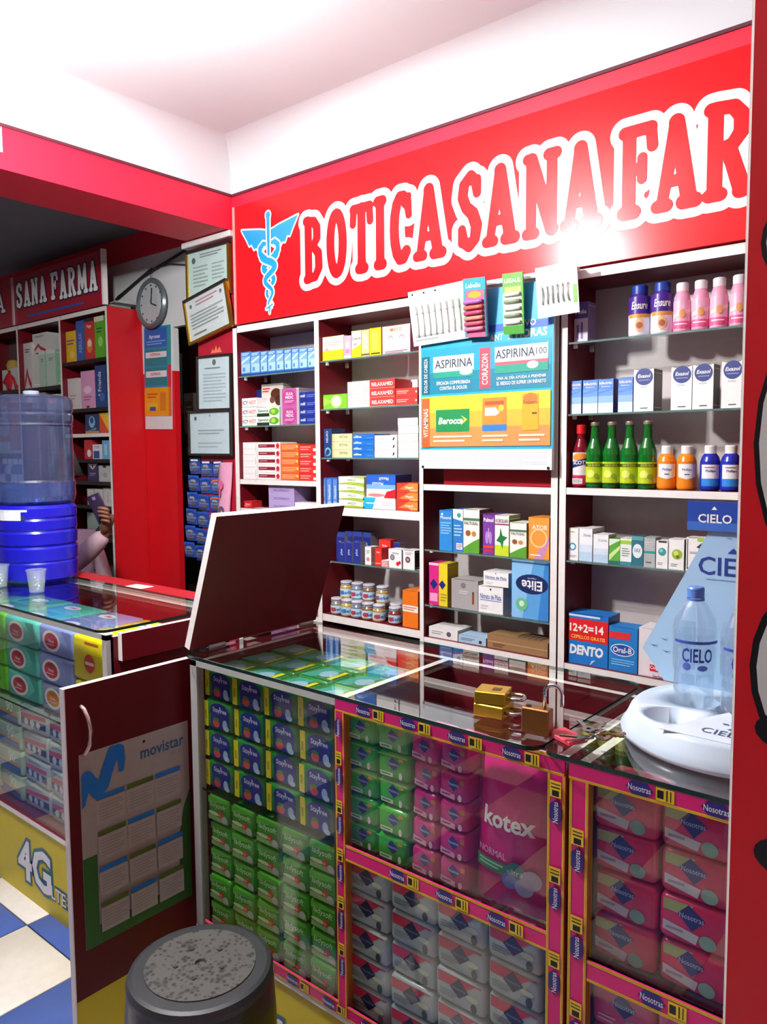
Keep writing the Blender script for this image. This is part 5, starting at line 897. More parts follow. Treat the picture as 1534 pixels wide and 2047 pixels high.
# large Kotex bag
kb = thing('pad_bag', 'large magenta pad bag lettered kotex leaning in the counter', 'bag', (-.70, 1.172, .6628), .0)
g = G(); KW, KH = .158, .288
nx, nz = 12, 20; fv = []; 
for s_ in (0, 1):
    for j in range(nz+1):
        for i in range(nx+1):
            u, v = i/nx, j/nz; bul = (math.sin(math.pi*u)**.5)*(math.sin(math.pi*min(1, v*.92+.04))**.5)
            cr = .0022*math.sin(9*u+14*v)+.002*math.sin(22*u-9*v)
            ww = KW*(1-.10*v*v); y = .03-(.03*bul+cr*bul) if s_ == 0 else .03+.05*bul
            fv.append((-KW/2+(KW-ww)/2+u*ww+.01*v, y, v*KH*(1-.03*abs(math.sin(7*u)*v**8))))
n1 = (nx+1)*(nz+1)
idx = lambda s_, i, j: s_*n1+j*(nx+1)+i
fs = [(idx(0, i, j), idx(0, i+1, j), idx(0, i+1, j+1), idx(0, i, j+1)) for i in range(nx) for j in range(nz)]+[(idx(1, i, j+1), idx(1, i+1, j+1), idx(1, i+1, j), idx(1, i, j)) for i in range(nx) for j in range(nz)]
g.add(fv, fs, M('#d8177c', .18, scale=20, bump=.2), True)
g.build('bag_skin', kb)
g = G(); q = G()
q.print([('t', 'kotex', .5, .60, .12, W, .80, .03), ('t', 'NORMAL', .30, .37, .045, '#f4b8d8', .4, .0), ('r', .06, .24, .5, .32, '#2f8a3c'), ('l', .1, .26, .46, .31, 2, '#bfe0b8'), ('c', .62, .29, .12, '#2a8a80'), ('c', .54, .22, .10, '#6a80c4'), ('c', .72, .20, .11, '#a8b4d4'), ('c', .80, .26, .12, '#c0bcd8'), ('t', 'ultra', .62, .29, .04, W, .3, 0)], KW, KH, (-KW/2, 0, 0), lift=0)
for f, mi_ in zip(q.f, q.m):      # cut the print into narrow strips so that it follows the bulging film
    rest = [q.v[k] for k in f]; xa = min(p[0] for p in rest); xb = max(p[0] for p in rest); n = max(1, int((xb-xa)/.006))
    for i in range(n):
        piece = rest
        if i < n-1: xc = xa+(xb-xa)*(i+1)/n; piece = clip_x(rest, xc, False); rest = clip_x(rest, xc, True)
        if len(piece) < 3: continue
        out = []
        for a, b, c in piece:
            u = min(1, max(0, (a+KW/2)/KW)); v = c/KH; bul = (math.sin(math.pi*u)**.5)*(math.sin(math.pi*min(1, v*.92+.04))**.5)
            out.append((a*(1-.10*v*v)+.01*v, .03-.03*bul-.0052+b*1.5, c))
        g.add(out, [tuple(range(len(out)))], q.mats[mi_])
g.build('bag_print', kb)
# left counter packs
def hug(key, desc, x0, x1, cols, z0, z1, rows, base, disc, ring='#e6ecea', side=None, small=False, yy=1.19, d=.13):
    ops = [('p', [(.6, 0), (1, 0), (1, 1), (.7, 1), (.9, .5)], side or base)]
    if small: ops = [('c', .56, .42, .24, disc), ('r', .40, .38, .72, .46, '#f4d8c8'), ('r', .4, .92, .9, .97, '#e0603a')]
    else: ops += [('e', .36, .5, .30, .44, ring), ('e', .36, .5, .23, .33, disc), ('e', .36, .7, .14, .1, '#a8142c' if disc != '#d8862a' else '#c46a1a'), ('t', 'Ninet', .36, .5, .14, '#f6e4e4', .36, .02), ('l', .2, .3, .52, .4, 1, '#f0c8c8')]
    packs(key, desc, x0, x1, cols, z0, z1, rows, yy, d, base, ops, 'baby packs in the left counter', side, topops=[('e', .4, .5, .25, .2, ring), ('l', .3, .4, .6, .6, 1, disc)], layers=2)
hug('hg', 'lime green baby pack with white ring', -3.17, -2.715, 2, .664, .945, 3, '#5fc21a', '#e8f4d8', ring='#f0f6ea')
hug('ht', 'turquoise baby pack with round red badge', -2.712, -2.475, 1, .664, .945, 3, '#5cc8b4', '#cc2444', side='#3aa898')
hug('hp', 'periwinkle baby pack with round red badge', -2.473, -2.255, 1, .758, .945, 2, '#8f9ad6', '#cc2444', side='#7f8cc8')
hug('ho', 'periwinkle baby pack with orange badge below the red badge packs', -2.473, -2.255, 1, .664, .757, 1, '#9aa0cc', '#d8862a', side='#d8c83a')
hug('hy', 'yellow baby pack with small red badge', -2.253, -2.075, 1, .664, .945, 2, '#f0dc14', '#d8402a', small=True)
WIP = [('p', [(0, .5), (1, .62), (1, .8), (0, .7)], '#d0506a'), ('r', 0, .2, 1, .5, '#33406c'), ('e', .2, .35, .08, .16, '#c9d4dc'), ('e', .45, .35, .08, .16, '#c9d4dc'), ('e', .7, .35, .08, .16, '#c9d4dc'), ('l', .1, .84, .9, .96, 1, '#8a9ac0')]
packs('wipe', 'white and navy soft pack with rose band on low shelf', -2.62, -2.075, 3, .2935, .652, 4, 1.19, .12, '#bcc8c4', WIP, 'soft packs low in the left counter', tilt=.06)
packs('ninety', 'pale green and blue pack numbered 90 on low shelf', -3.17, -2.625, 3, .2935, .652, 4, 1.19, .12, '#a8c4a4', [('r', 0, 0, 1, .34, '#2a5aa0'), ('t', '90', .6, .68, .5, '#e4f0dc', .6, .02), ('p', [(0, .36), (1, .3), (1, .42), (0, .46)], '#d89a2a')], 'soft packs low in the left counter', tilt=.06)
# ------------------------------------------------------------------ medicine poster and hanging cards
TEALP = '#1696b4'
po = thing('medicine_poster', 'blue and orange medicine poster lettered ASPIRINA hung on the cabinet', 'poster')
px0, px1, pz0, pz1 = -1.716, -1.188, 1.432, 2.035
G().box(px0, px1, 2.268, 2.276, pz0, pz1, M('#e9eef0', .35)).build('sheet', po)
PW, PH = px1-px0, pz1-pz0
fz = lambda z: (z-pz0)/PH
fx = lambda x: (x-px0)/PW
ops = [('r', .0, .115, 1, 1, '#22a9cc'), ('r', .015, .76, .985, .995, '#2c5ec4'), ('r', .015, .80, .985, .995, '#3aa6dc'), ('t', 'ACTIVO', .78, .79, .035, W, .25, .02), ('t', '2 HORAS', .82, .735, .045, W, .3, .03), ('t', 'ANT', .60, .73, .035, W, .1),
       ('r', .015, .44, .985, .70, '#16819c'), ('r', .015, .56, .985, .70, '#1899b6'), ('r', .01, .44, .075, .66, '#0f5f74'), ('tv', 'DOLOR DE CABEZA', .042, .55, .028, W, .2, .005),
       ('r', .475, .455, .555, .68, '#e04858'), ('tv', 'CORAZON', .515, .56, .045, W, .17, .01),
       ('r', .105, .53, .43, .655, '#e9ecea'), ('r', .105, .53, .43, .565, '#1f9a80'), ('t', 'ASPIRINA', .27, .61, .05, '#2a3a4a', .3, .012), ('e', .37, .555, .05, .016, W), ('t', 'EFICACIA COMPROBADA', .27, .50, .02, W, .27), ('t', 'CONTRA EL DOLOR', .27, .47, .02, W, .22),
       ('r', .59, .53, .965, .675, '#e9ecea'), ('r', .59, .53, .965, .575, '#1f9a80'), ('r', .59, .575, .965, .592, '#e0596a'), ('t', 'ASPIRINA', .735, .635, .05, '#2a3a4a', .28, .012), ('t', '100', .92, .635, .035, '#2a3a4a', .1, 0), ('e', .86, .565, .04, .02, '#f2e4e6'), ('t', 'UNA AL DÍA AYUDA A PREVENIR', .78, .505, .02, W, .35), ('t', 'EL RIESGO DE SUFRIR UN INFARTO', .78, .475, .02, W, .35),
       ('r', .015, .13, .985, .425, '#f2904e'), ('r', .015, .24, .985, .425, '#f4b23c'), ('r', .015, .33, .985, .425, '#f6dc38'), ('r', .012, .125, .078, .415, '#e2602a'), ('tv', 'VITAMINAS', .045, .27, .04, W, .17, .005),
       ('r', .13, .215, .40, .345, '#178a4c'), ('t', 'Berocca', .25, .28, .04, W, .22, .03, .2), ('p', [(.33, .31), (.385, .285), (.33, .25), (.36, .285)], '#d8e04a'),
       ('r', .50, .215, .68, .40, '#f08a30'), ('r', .50, .215, .68, .25, '#2a7cc4'), ('r', .52, .36, .66, .38, '#d8502a'), ('p', [(.52, .30), (.6, .30), (.63, .315), (.6, .345), (.52, .345)], W), ('e', .64, .34, .02, .018, '#f6d048'),
       ('r', .79, .215, .905, .41, '#f2a828'), ('e', .85, .385, .05, .03, '#e8782a'), ('t', 'Redoxon', .85, .365, .022, '#7a4a1a', .1), ('r', .86, .30, .895, .31, '#6a4a2a'),
       ('l', .11, .15, .42, .20, 2, '#f8d8c0'), ('l', .5, .15, .69, .20, 2, '#f8d8c0'), ('l', .77, .15, .95, .20, 2, '#f8d8c0'),
       ('r', .0, .0, 1, .115, '#e6ebee'), ('l', .03, .015, .97, .10, 8, '#c4ccd4'), ('r', .0, .112, 1, .12, '#35b6d4')]
g = G(); g.print(ops, PW, PH, (px0, 2.268, pz0)); g.build('print', po)
for x in (px0+.012, px1-.012): G().lathe([(.001, 0), (.005, 0), (.005, .006), (.001, .006)], BLACK, (0, 0, 0), 10).build('clip', po, (x, 2.266, pz0+.006), (math.pi/2, 0, 0))
BL = glass_mat('blister_plastic', (.95, .97, .97, 1), base=.06, rough=.08, milk=.05)
def card(name, label, x0, x1, z0, z1, ry, rx, y, base, ops, thick=.003):
    t = thing(name, label, 'hang card', (x0, y, z1)); t.rotation_euler = (rx, ry, 0)
    g = G(); w_, h_ = x1-x0, z1-z0; g.box(0, w_, 0, thick, -h_, 0, base); g.print(ops, w_, h_, (0, 0, -h_)); g.build('card', t); return t, w_, h_
t, cw, ch = card('toothbrush_card', 'big white display card of toothbrushes hanging over the poster', -1.742, -1.475, 1.868, 2.058, math.radians(-2), math.radians(8), 2.225, '#f6f6f4', [('t', 'Colgate', .62, .52, .1, '#cfc9c2', .4, .02), ('l', .05, .06, .5, .2, 2, '#9aa8a4'), ('l', .1, .7, .5, .9, 2, '#ecebe6')])
for i in range(9):
    c_ = ['#eeeeea', '#e6eee8', '#eee8e8', '#dcebe0'][i % 4] if i < 7 else '#b4dcbc'
    b = G(); x = .03+i*.026; b.tube([(x, -.004, -.16), (x+.002, -.006, -.12), (x, -.004, -.08)], .003, M(c_, .3), 6); b.box(x-.004, x+.004, -.012, -.004, -.08, -.052, M(c_, .5)); b.build('toothbrush', t)
for x in (.02, .07, .12): G().lathe([(.001, 0), (.003, 0), (.003, .003), (.001, .003)], BLACK, n=8).build('pin', t, (x, -.001, -.012), (math.pi/2, 0, 0))
t, cw, ch = card('lip_balm_card', 'teal and pink card of six lip balm sticks hanging over the poster', -1.493, -1.405, 1.875, 2.066, math.radians(3), math.radians(9), 2.205, '#d8648c', [('r', 0, .8, 1, 1, '#2fa0a8'), ('t', 'Labello', .45, .88, .08, '#d8eeee', .7, .02), ('e', .5, .72, .3, .06, '#f0a030'), ('r', .0, 0, .08, .8, '#2fa0a8'), ('r', .92, 0, 1, .8, '#1f7a82'), ('l', .2, .58, .8, .66, 2, '#8a5ab0')], .008)
for i in range(6): G().tube([(.006, -.008, -.165+i*.0175), (.030, -.008, -.164+i*.0175), (.058, -.008, -.163+i*.0175), (.078, -.008, -.162+i*.0175)], .007, M(['#d87a9c', '#c45a6a', '#d8907c', '#b84a6c', '#d86a5a', '#a86ab8'][i], .25), 8).build('lip_balm', t)
t, cw, ch = card('lip_balm_card', 'green card of white balm sticks hanging over the poster', -1.35, -1.275, 1.872, 2.064, math.radians(2), math.radians(7), 2.22, '#5fae3c', [('r', 0, .78, 1, 1, '#6aa84a'), ('t', 'LEISALIL', .5, .88, .07, '#dff0d0', .8, .02), ('r', .1, .68, .9, .78, '#a8b06a'), ('r', 0, 0, 1, .14, '#3f9a2c'), ('r', .0, .14, .92, .66, '#d8e4d0')], .006)
for i in range(5): G().tube([(.008, -.006, -.155+i*.022), (.04, -.006, -.155+i*.022), (.066, -.006, -.154+i*.022)], .006, M(['#e8ece4', '#8a9a7c'][i % 2], .3), 8).build('balm_stick', t)
t, cw, ch = card('nail_tool_card', 'white card of small metal tools with green strip hanging at poster right', -1.228, -1.088, 1.908, 2.062, math.radians(-2), math.radians(5), 2.215, '#f4f5f3', [('r', .88, .2, .98, .55, '#7ab85a'), ('l', .1, .05, .9, .12, 1, '#dcdcd8'), ('r', .1, .2, .6, .45, '#e6f0ee')])
for i in range(6): G().tube([(.02+i*.018, -.004, -.115), (.024+i*.016, -.006, -.085), (.02+i*.018, -.004, -.06)], .0022, M('#c4ccc8', .3, .3), 6).build('metal_tool', t)
wr = thing('hanging_rail', 'white rail holding the hanging cards below the sign', 'rail')
G().box(-1.70, -1.11, 2.255, 2.284, 2.045, 2.06, M('#f2f4f4', .4)).build('bar', wr)
# ------------------------------------------------------------------ certificate board and frames
cbd = tag(G().box(-3.075, -2.807, 2.312, 2.33, 0, 2.478, M('#b01a30', .5)).build('certificate_board'), 'narrow red board between doorway and cabinet carrying the certificates', 'board')
tr = tag(G().rbox(-3.13, -2.775, 2.27, 2.312, 2.448, 2.474, M('#dcd8d6', .4), .003, 1, False).build('cable_trunking'), 'white cable trunking above the gold framed certificates', 'trunking')
tr.rotation_euler = (0, 0, 0)
def frame(label, quad, y, fm, bw, paper, ops, th=.016):
    """quad TL,TR,BR,BL in (x,z)"""
    (ax, az), (bx, bz), (cx_, cz_), (dx, dz) = quad
    w_ = (math.hypot(bx-ax, bz-az)+math.hypot(cx_-dx, cz_-dz))/2; h_ = (math.hypot(dx-ax, dz-az)+math.hypot(cx_-bx, cz_-bz))/2
    an = math.atan2((bz-az)+(cz_-dz), (bx-ax)+(cx_-dx)); mx_, mz_ = (ax+bx+cx_+dx)/4, (az+bz+cz_+dz)/4
    t = thing('framed_certificate', label, 'certificate', (mx_, y, mz_)); t.rotation_euler = (0, -an, 0)
    for q in ((-w_/2, w_/2, h_/2-bw, h_/2), (-w_/2, w_/2, -h_/2, -h_/2+bw), (-w_/2, -w_/2+bw, -h_/2+bw, h_/2-bw), (w_/2-bw, w_/2, -h_/2+bw, h_/2-bw)):
        G().box(q[0], q[1], -th, 0, q[2], q[3], fm[0] if q[2] > h_/2-bw*1.5 else fm[1]).build('frame_bar', t)
    g = G(); iw, ih = w_-2*bw, h_-2*bw; g.box(-iw/2, iw/2, -th*.5, 0, -ih/2, ih/2, paper); g.print(ops, iw, ih, (-iw/2, -th*.5, -ih/2)); g.build('document', t)
    G().box(-iw/2, iw/2, -th*.72, -th*.66, -ih/2, ih/2, GLASSF).build('pane', t)
GOLD = M('#c8a03c', .25, .85); DKF = M('#2a211c', .4)
doc = [('c', .14, .82, .07, '#6a6a6c'), ('l', .3, .84, .85, .95, 2, '#8c8c90'), ('l', .12, .2, .5, .7, 6, '#a8b4b0'), ('l', .6, .3, .9, .7, 5, '#a8b4b0'), ('c', .62, .1, .05, '#8a8a90')]
doc2 = [('c', .12, .84, .05, '#7a7a8a'), ('c', .88, .86, .05, '#7a7a8a'), ('l', .25, .78, .8, .94, 2, '#c48a9a'), ('l', .08, .25, .9, .66, 5, '#9aa0a0'), ('l', .1, .08, .5, .18, 1, '#8a8a8a')]
frame('gold framed certificate, highest beside the sign, hanging straight', ((-3.135, 2.432), (-2.815, 2.447), (-2.80, 2.20), (-3.12, 2.215)), 2.305, (DKF, GOLD), .014, M('#cfe4e0', .4), doc)
frame('gold framed certificate hanging tilted below the highest one', ((-3.146, 2.208), (-2.829, 2.268), (-2.768, 2.062), (-3.087, 1.998)), 2.288, (DKF, GOLD), .013, M('#dfe2e4', .4), doc2)
frame('upright dark framed certificate, third from the top', ((-3.072, 1.947), (-2.815, 1.942), (-2.818, 1.686), (-3.072, 1.69)), 2.308, (DKF, DKF), .010, M('#dbe9f0', .4), [('c', .5, .9, .06, '#77777a'), ('l', .2, .76, .8, .82, 1, '#8c9aa0'), ('l', .15, .12, .85, .7, 9, '#b4c4cc')])
frame('wide dark framed certificate, lowest of four', ((-3.142, 1.692), (-2.815, 1.690), (-2.815, 1.478), (-3.13, 1.48)), 2.300, (DKF, DKF), .010, M('#d6e2ea', .4), [('c', .14, .86, .05, '#5a5a62'), ('c', .5, .92, .03, '#9a9aa2'), ('l', .2, .45, .85, .6, 2, '#a4b0bc'), ('l', .2, .12, .8, .3, 2, '#b8c4cc')])
g = G(); g.print([('p', [(.1, 0), (.25, .6), (.35, .2), (.5, 1), (.6, .3), (.75, .8), (.9, 0)], '#e87a5a')], .1, .035, (-2.99, 2.312, 1.955)); g.build('painted_flame', cbd)
# clock, small poster, cables on the annex wall
ck = thing('wall_clock', 'round grey wall clock hanging on a wire above narrow poster', 'clock', (-3.698, 2.49, 2.297)); ck.rotation_euler = (math.pi/2, 0, 0)
RIM = M('#6f7a80', .3, .3)
G().lathe([(.108, 0), (.132, .002), (.134, .012), (.124, .024), (.110, .022), (.108, .010)], RIM, n=40).build('rim', ck)
G().lathe([(.001, .009), (.109, .009)], M('#c9ced0', .5), n=40).build('dial', ck)
g = G()
for k in range(12):
    a = math.radians(30*k); c_, s_ = math.sin(a), math.cos(a)
    g.box(c_*.095-.004, c_*.095+.004, s_*.095-.004, s_*.095+.004, .0095, .0115, BLACK)
g.build('hour_mark', ck)
for nm, a, L in (('hour_hand', 110, .05), ('minute_hand', 8, .08)):
    a = math.radians(a); G().tube([(0, 0, .013), (math.sin(a)*L, math.cos(a)*L, .013)], .003, BLACK, 6).build(nm, ck)
G().lathe([(.109, .021), (.001, .0215)], GLASSF, n=40).build('pane', ck)
G().tube([(0, .13, .01), (.005, .19, .008)], .0015, BLACK, 5).build('hanging_wire', ck)
sp = thing('medicine_poster', 'narrow blue and orange medicine poster below the clock', 'poster', (-3.825, 2.503, 1.625))
g = G(); g.box(0, .25, 0, .004, 0, .555, '#e4e4e2')
g.print([('r', 0, .13, .88, 1, '#1f8ab0'), ('r', .88, .13, 1, 1, '#2a9a9c'), ('r', .04, .8, .84, .98, '#1f62b8'), ('t', 'Apronax', .4, .9, .05, '#e8f0fa', .6), ('l', .1, .82, .8, .87, 2, '#7ab0e4'), ('r', .04, .62, .84, .78, '#14808c'), ('r', .06, .70, .84, .755, '#e6e4e4'), ('t', 'ASPIRINA', .42, .73, .03, '#9a4a5a', .6), ('r', .04, .43, .84, .6, '#14808c'), ('r', .06, .51, .84, .57, '#e6e4e4'), ('t', 'ASPIRINA', .42, .54, .03, '#9a4a5a', .6), ('r', .88, .4, 1, .62, '#d8303c'), ('r', 0, .13, .9, .41, '#f0a01c'), ('r', .9, .13, 1, .41, '#e0702a'), ('r', .1, .2, .5, .26, '#e8c03a'), ('r', .2, .18, .42, .22, '#2a5aa8'), ('r', .58, .18, .8, .36, '#d8801c'), ('l', .1, .3, .5, .36, 2, '#b85a1a')], .25, .555, (0, 0, 0))
g.build('sheet', sp); sp.rotation_euler = (0, math.radians(1.5), 0)
for i, pts in enumerate((((-4.08, 2.5, 2.37), (-3.9, 2.5, 2.43), (-3.731, 2.5, 2.484), (-3.55, 2.5, 2.485), (-3.39, 2.5, 2.456)), ((-4.06, 2.5, 2.38), (-3.72, 2.5, 2.478), (-3.55, 2.5, 2.51), (-3.39, 2.5, 2.54)), ((-4.07, 2.5, 2.36), (-3.8, 2.5, 2.45), (-3.38, 2.5, 2.535)))):
    tag(G().tube(pts, .004 if i < 2 else .003, M('#35363a', .5), 6).build('wall_cable'), ('dark cable sagging lowest across the white wall', 'dark cable rising highest across the white wall', 'thin dark cable between the two others on white wall')[i], 'cable')
for i in range(3): tag(G().box(-4.0, -3.85+.004*i, 2.33+.02*i, 2.45+.02*i, 2.281+.012*i, 2.292+.012*i, ['#8a9a94', '#3a4a44', '#b4b8b0'][i]).build('flat_folder'), ('lowest', 'middle', 'top')[i]+' of three flat folders on top of the left cabinet', 'folder')
# ------------------------------------------------------------------ store room seen through the doorway
rk = thing('storage_shelf', 'grey metal shelf unit with goods in the dark storeroom doorway', 'shelf')
for x in (-4.75, -4.36, -3.9):
    for y in (3.1, 3.4): G().box(x-.015, x+.015, y-.015, y+.015, 0, 2.2, M('#70767a', .4)).build('post', rk)
for z in (.35, .72, 1.05, 1.35, 1.62): G().box(-4.76, -3.89, 3.1, 3.4, z-.012, z, M('#5a6064', .4)).build('shelf', rk)
cols_ = ['#3f7a74', '#8c8a86', '#6a3a34', '#b8b4ac', '#2f4a6a', '#7a8a5a']
k = 0
for z in (.35, .72, 1.05, 1.35, 1.62):
    for j, x in enumerate((-4.62, -4.49, -4.28)):
        hgt = .12+.07*((k*7) % 3); k += 1
        g = G(); g.box(-.05, .05, 0, .12, 0, hgt, cols_[k % 6]); g.print([('r', .1, .4, .9, .8, cols_[(k+2) % 6]), ('l', .2, .5, .8, .7, 2, W)], .1, hgt, (-.05, 0, 0))
        tag(g.build('storeroom_box', None, (x, 3.13, z)), f'dim storeroom carton, {ORD[j]} from left on {ORD[(1.62, 1.35, 1.05, .72, .35).index(z)]} rack shelf down', 'carton', 'storeroom cartons')
mb = thing('dark_sign', 'dark maroon board with faint white script inside the storeroom', 'sign')
G().box(-4.75, -3.3, 3.5, 3.52, 1.70, 2.3, M('#5a1824', .5)).build('board', mb)
G().tube([(-4.4, 3.497, 1.9), (-4.32, 3.497, 2.15), (-4.28, 3.497, 1.95), (-4.2, 3.497, 2.1), (-4.14, 3.497, 1.92), (-4.02, 3.497, 2.0), (-3.95, 3.497, 1.9)], .008, M('#a08a90', .5), 6).build('script_stroke', mb)
# razor blister packs
def razor(i, j, x, z, lab):
    t = thing('razor_pack', lab, 'razor pack', (x, 2.298, z), 0, 'razor packs hanging by the doorway'); t.rotation_euler = (math.radians(6), random.uniform(-.06, .06), 0)
    org = (j == 2)
    g = G(); g.box(-.04, .04, 0, .003, -.075, 0, '#2452b0'); g.print([('r', 0, .78, 1, 1, '#14204c' if i == 0 else '#2a62c8'), ('r', .15, .82, .85, .94, '#e8eef4') if i == 0 else ('e', .5, .74, .5, .16, '#e8762a' if org else '#1d3c96'), ('e', .5, .66, .44, .14, '#1d3f9c'), ('r', .05, .42, .95, .46, '#9cc0ea'), ('e', .5, .6, .18, .1, '#dfe8f2'), ('r', .3, .1, .7, .3, '#6a5a50')], .08, .075, (-.04, 0, -.075)); g.build('card', t)
    G().rbox(-.03, .03, -.012, 0, -.06, -.022, BL, .005, 2).build('blister', t)
    G().box(-.012, .012, -.009, -.002, -.03, -.02, M('#c9d4dc', .3, .5)).build('razor_head', t)
for i in range(6):
    for j in range(3):
        x = -3.13+.088*j-.012*i+.02; z = 1.466-i*.082-(.01 if j else 0)
        if x > -2.92+.0*i: continue
        razor(i, j, x, z, f'blue razor blister pack by the doorway, {ORD[i]} row down, {("left", "middle", "right")[j]} column')
pk = thing('pink_bag', 'pink patterned plastic bag hanging beside the razor packs', 'bag', (-2.87, 2.296, 1.448))
g = G(); vs = []
for j in range(9):
    for i in range(5):
        u, v = i/4, j/8; vs.append((-.045+.09*u*(1-.0*v)-.03*v, -.012*math.sin(math.pi*u)-.004*math.sin(7*v+3*u), -.27*v))
for j in range(9):
    for i in range(5): a = vs[j*5+i]; vs.append((a[0], .006, a[2]))
fs = [(j*5+i, (j+1)*5+i, (j+1)*5+i+1, j*5+i+1) for j in range(8) for i in range(4)]+[(45+j*5+i, 45+j*5+i+1, 45+(j+1)*5+i+1, 45+(j+1)*5+i) for j in range(8) for i in range(4)]
fs += [(j*5, 45+j*5, 45+(j+1)*5, (j+1)*5) for j in range(8)]+[(j*5+4, (j+1)*5+4, 45+(j+1)*5+4, 45+j*5+4) for j in range(8)]
g.add(vs, fs, M('#e6a4c0', .35), True); g.build('bag_skin', pk)
g = G(); g.print([('e', .5, .62, .25, .08, '#d86a94'), ('e', .4, .5, .1, .1, '#c85a88'), ('e', .5, .16, .3, .08, '#6a5068'), ('e', .4, .06, .2, .05, '#58486a'), ('e', .55, .1, .1, .06, '#efd8e4')], .07, .26, (-.055, -.0165, -.265)); g.build('bag_print', pk)
# ------------------------------------------------------------------ water jug on blue drum, cups, paper
JX, JY = -3.03, 1.475
dr = thing('blue_drum', 'opaque deep blue ribbed plastic drum under the clear jug', 'drum', (JX, JY, 1.0005))
BLU = M('#1c1cb8', .22, scale=10)
G().lathe([(.001, 0), (.132, 0), (.146, .012), (.148, .05), (.149, .072), (.145, .078), (.149, .084), (.15, .125), (.150, .13), (.143, .139), (.150, .148), (.151, .19), (.147, .198), (.151, .206), (.151, .238), (.147, .246), (.151, .254), (.150, .285), (.140, .297), (.001, .299)], BLU, n=48).build('body', dr)
g = G(); q = G(); q.print([('r', 0, .1, .8, .9, '#eceef2'), ('r', .0, .82, 1, 1, '#dfe4ee'), ('r', .8, .1, .92, .5, '#2a2a5a')], .1515*math.radians(44), .045, (0, 0, 0), lift=0)
wrap(q, .1515, math.radians(-82), .238, G()).build('sticker', dr)
jg = thing('water_jug', 'clear blue ribbed water jug standing on the blue drum', 'jug', (JX, JY, 1.2998))
G().lathe([(.001, .002), (.13, .002), (.146, .014), (.150, .03), (.151, .085), (.146, .094), (.146, .30), (.150, .305), (.146, .312), (.150, .322), (.151, .345), (.146, .352), (.150, .362), (.152, .385), (.149, .405), (.135, .418), (.11, .421), (.03, .423)], JUGCLEAR, n=48).build('shell', jg)
G().lathe([(.001, .005), (.145, .012), (.145, .082), (.001, .082)], glass_mat('jug_water', (.45, .6, .9, 1), base=.03, milk=.25, milkcol=(.22, .36, .75, 1)), n=32).build('water', jg)
G().lathe([(.03, .42), (.03, .436), (.026, .44), (.001, .44)], M('#9aa4b0', .3), n=20).build('cap', jg)
for (x, y, lab) in ((-2.72, 1.315, 'clear plastic cup in front of the blue drum'), (-2.945, 1.285, 'clear plastic cup at the left picture edge')):
    t = thing('plastic_cup', lab, 'cup', (x, y, 1.0005))
    G().lathe([(.001, .001), (.023, .001), (.025, .004), (.033, .078), (.036, .080), (.036, .083), (.032, .082), (.0315, .078), (.024, .006), (.001, .004)], CUP, n=24).build('wall', t)
    g = G()
    for k in range(6): g.tube([(.006*math.cos(k), .006*math.sin(k*2), .012+.008*k), (.012*math.cos(k+1), .012*math.sin(k), .016+.008*k)], .004, WHITE, 6)
    g.build('paper_scrap', t)
tag(G().box(-.05, .05, -.03, .03, 0, .001, '#f6f2ee').build('paper_slip', None, (-2.56, 1.625, .9955), (0, 0, .1)), 'white paper slip on the red plank by the left counter', 'paper')
# ------------------------------------------------------------------ things on the main counter
def padlock_flat(z, rz, lab, x, y):
    t = thing('padlock', lab, 'padlock', (x, y, z), rz, 'padlocks on the glass counter')
    G().rbox(-.03, .03, -.026, .026, 0, .0235, BRASS, .0015, 1, False).build('body', t)
    G().box(.0, .016, -.008, .008, .0236, .0242, M('#6a4a14', .4, .6)).build('key_plate', t)
    G().tube([(.03, -.015, .012), (.05, -.016, .012), (.058, -.01, .012), (.06, 0, .012), (.058, .01, .012), (.05, .016, .012), (.03, .015, .012)], .0038, CHROME).build('shackle', t)
padlock_flat(1.0005, .12, 'square brass padlock lying flat, lower of the pair', -.765, 1.235); padlock_flat(1.0245, .3, 'square brass padlock lying flat, upper of the pair', -.768, 1.238)
t = thing('padlock', 'upright bronze padlock with its shackle open', 'padlock', (-.652, 1.197, 1.0005), .12, 'padlocks on the glass counter')
G().rbox(-.0255, .0255, -.012, .012, 0, .047, M('#8c5a2c', .35, .7), .002, 1, False).build('body', t)
G().tube([(.013, 0, .045), (.013, 0, .075)]+[(.013+.016*(1-math.cos(a)), .0, .075+.016*math.sin(a)) for a in [math.pi*k/8 for k in range(9)]]+[(.045, 0, .06), (.045, 0, .056)], .0036, CHROME).build('shackle', t)
G().lathe([(.001, .0), (.005, 0), (.005, .002), (.001, .002)], BLACK, n=10).build('keyhole', t, (-.016, 0, .0468))
t = tag(G().rbox(-.031, .031, -.02, .02, 0, .007, M('#d83a50', .5), .0008, 1, False).build('red_booklet', None, (-.6, 1.207, 1.0005), (0, 0, -.42)), 'small red booklet between the padlock and the keys', 'booklet')
kt = thing('key_bunch', 'bunch of metal keys on a ring beside the red booklet', 'keys', (-.55, 1.205, 1.0005)); kt.scale = (1.25, 1.25, 1.5)
G().tube([(.014*math.cos(a*math.pi/8), .014*math.sin(a*math.pi/8), .012+.008*math.cos(a*math.pi/8)) for a in range(16)], .0012, CHROME, 6, True).build('ring', kt)
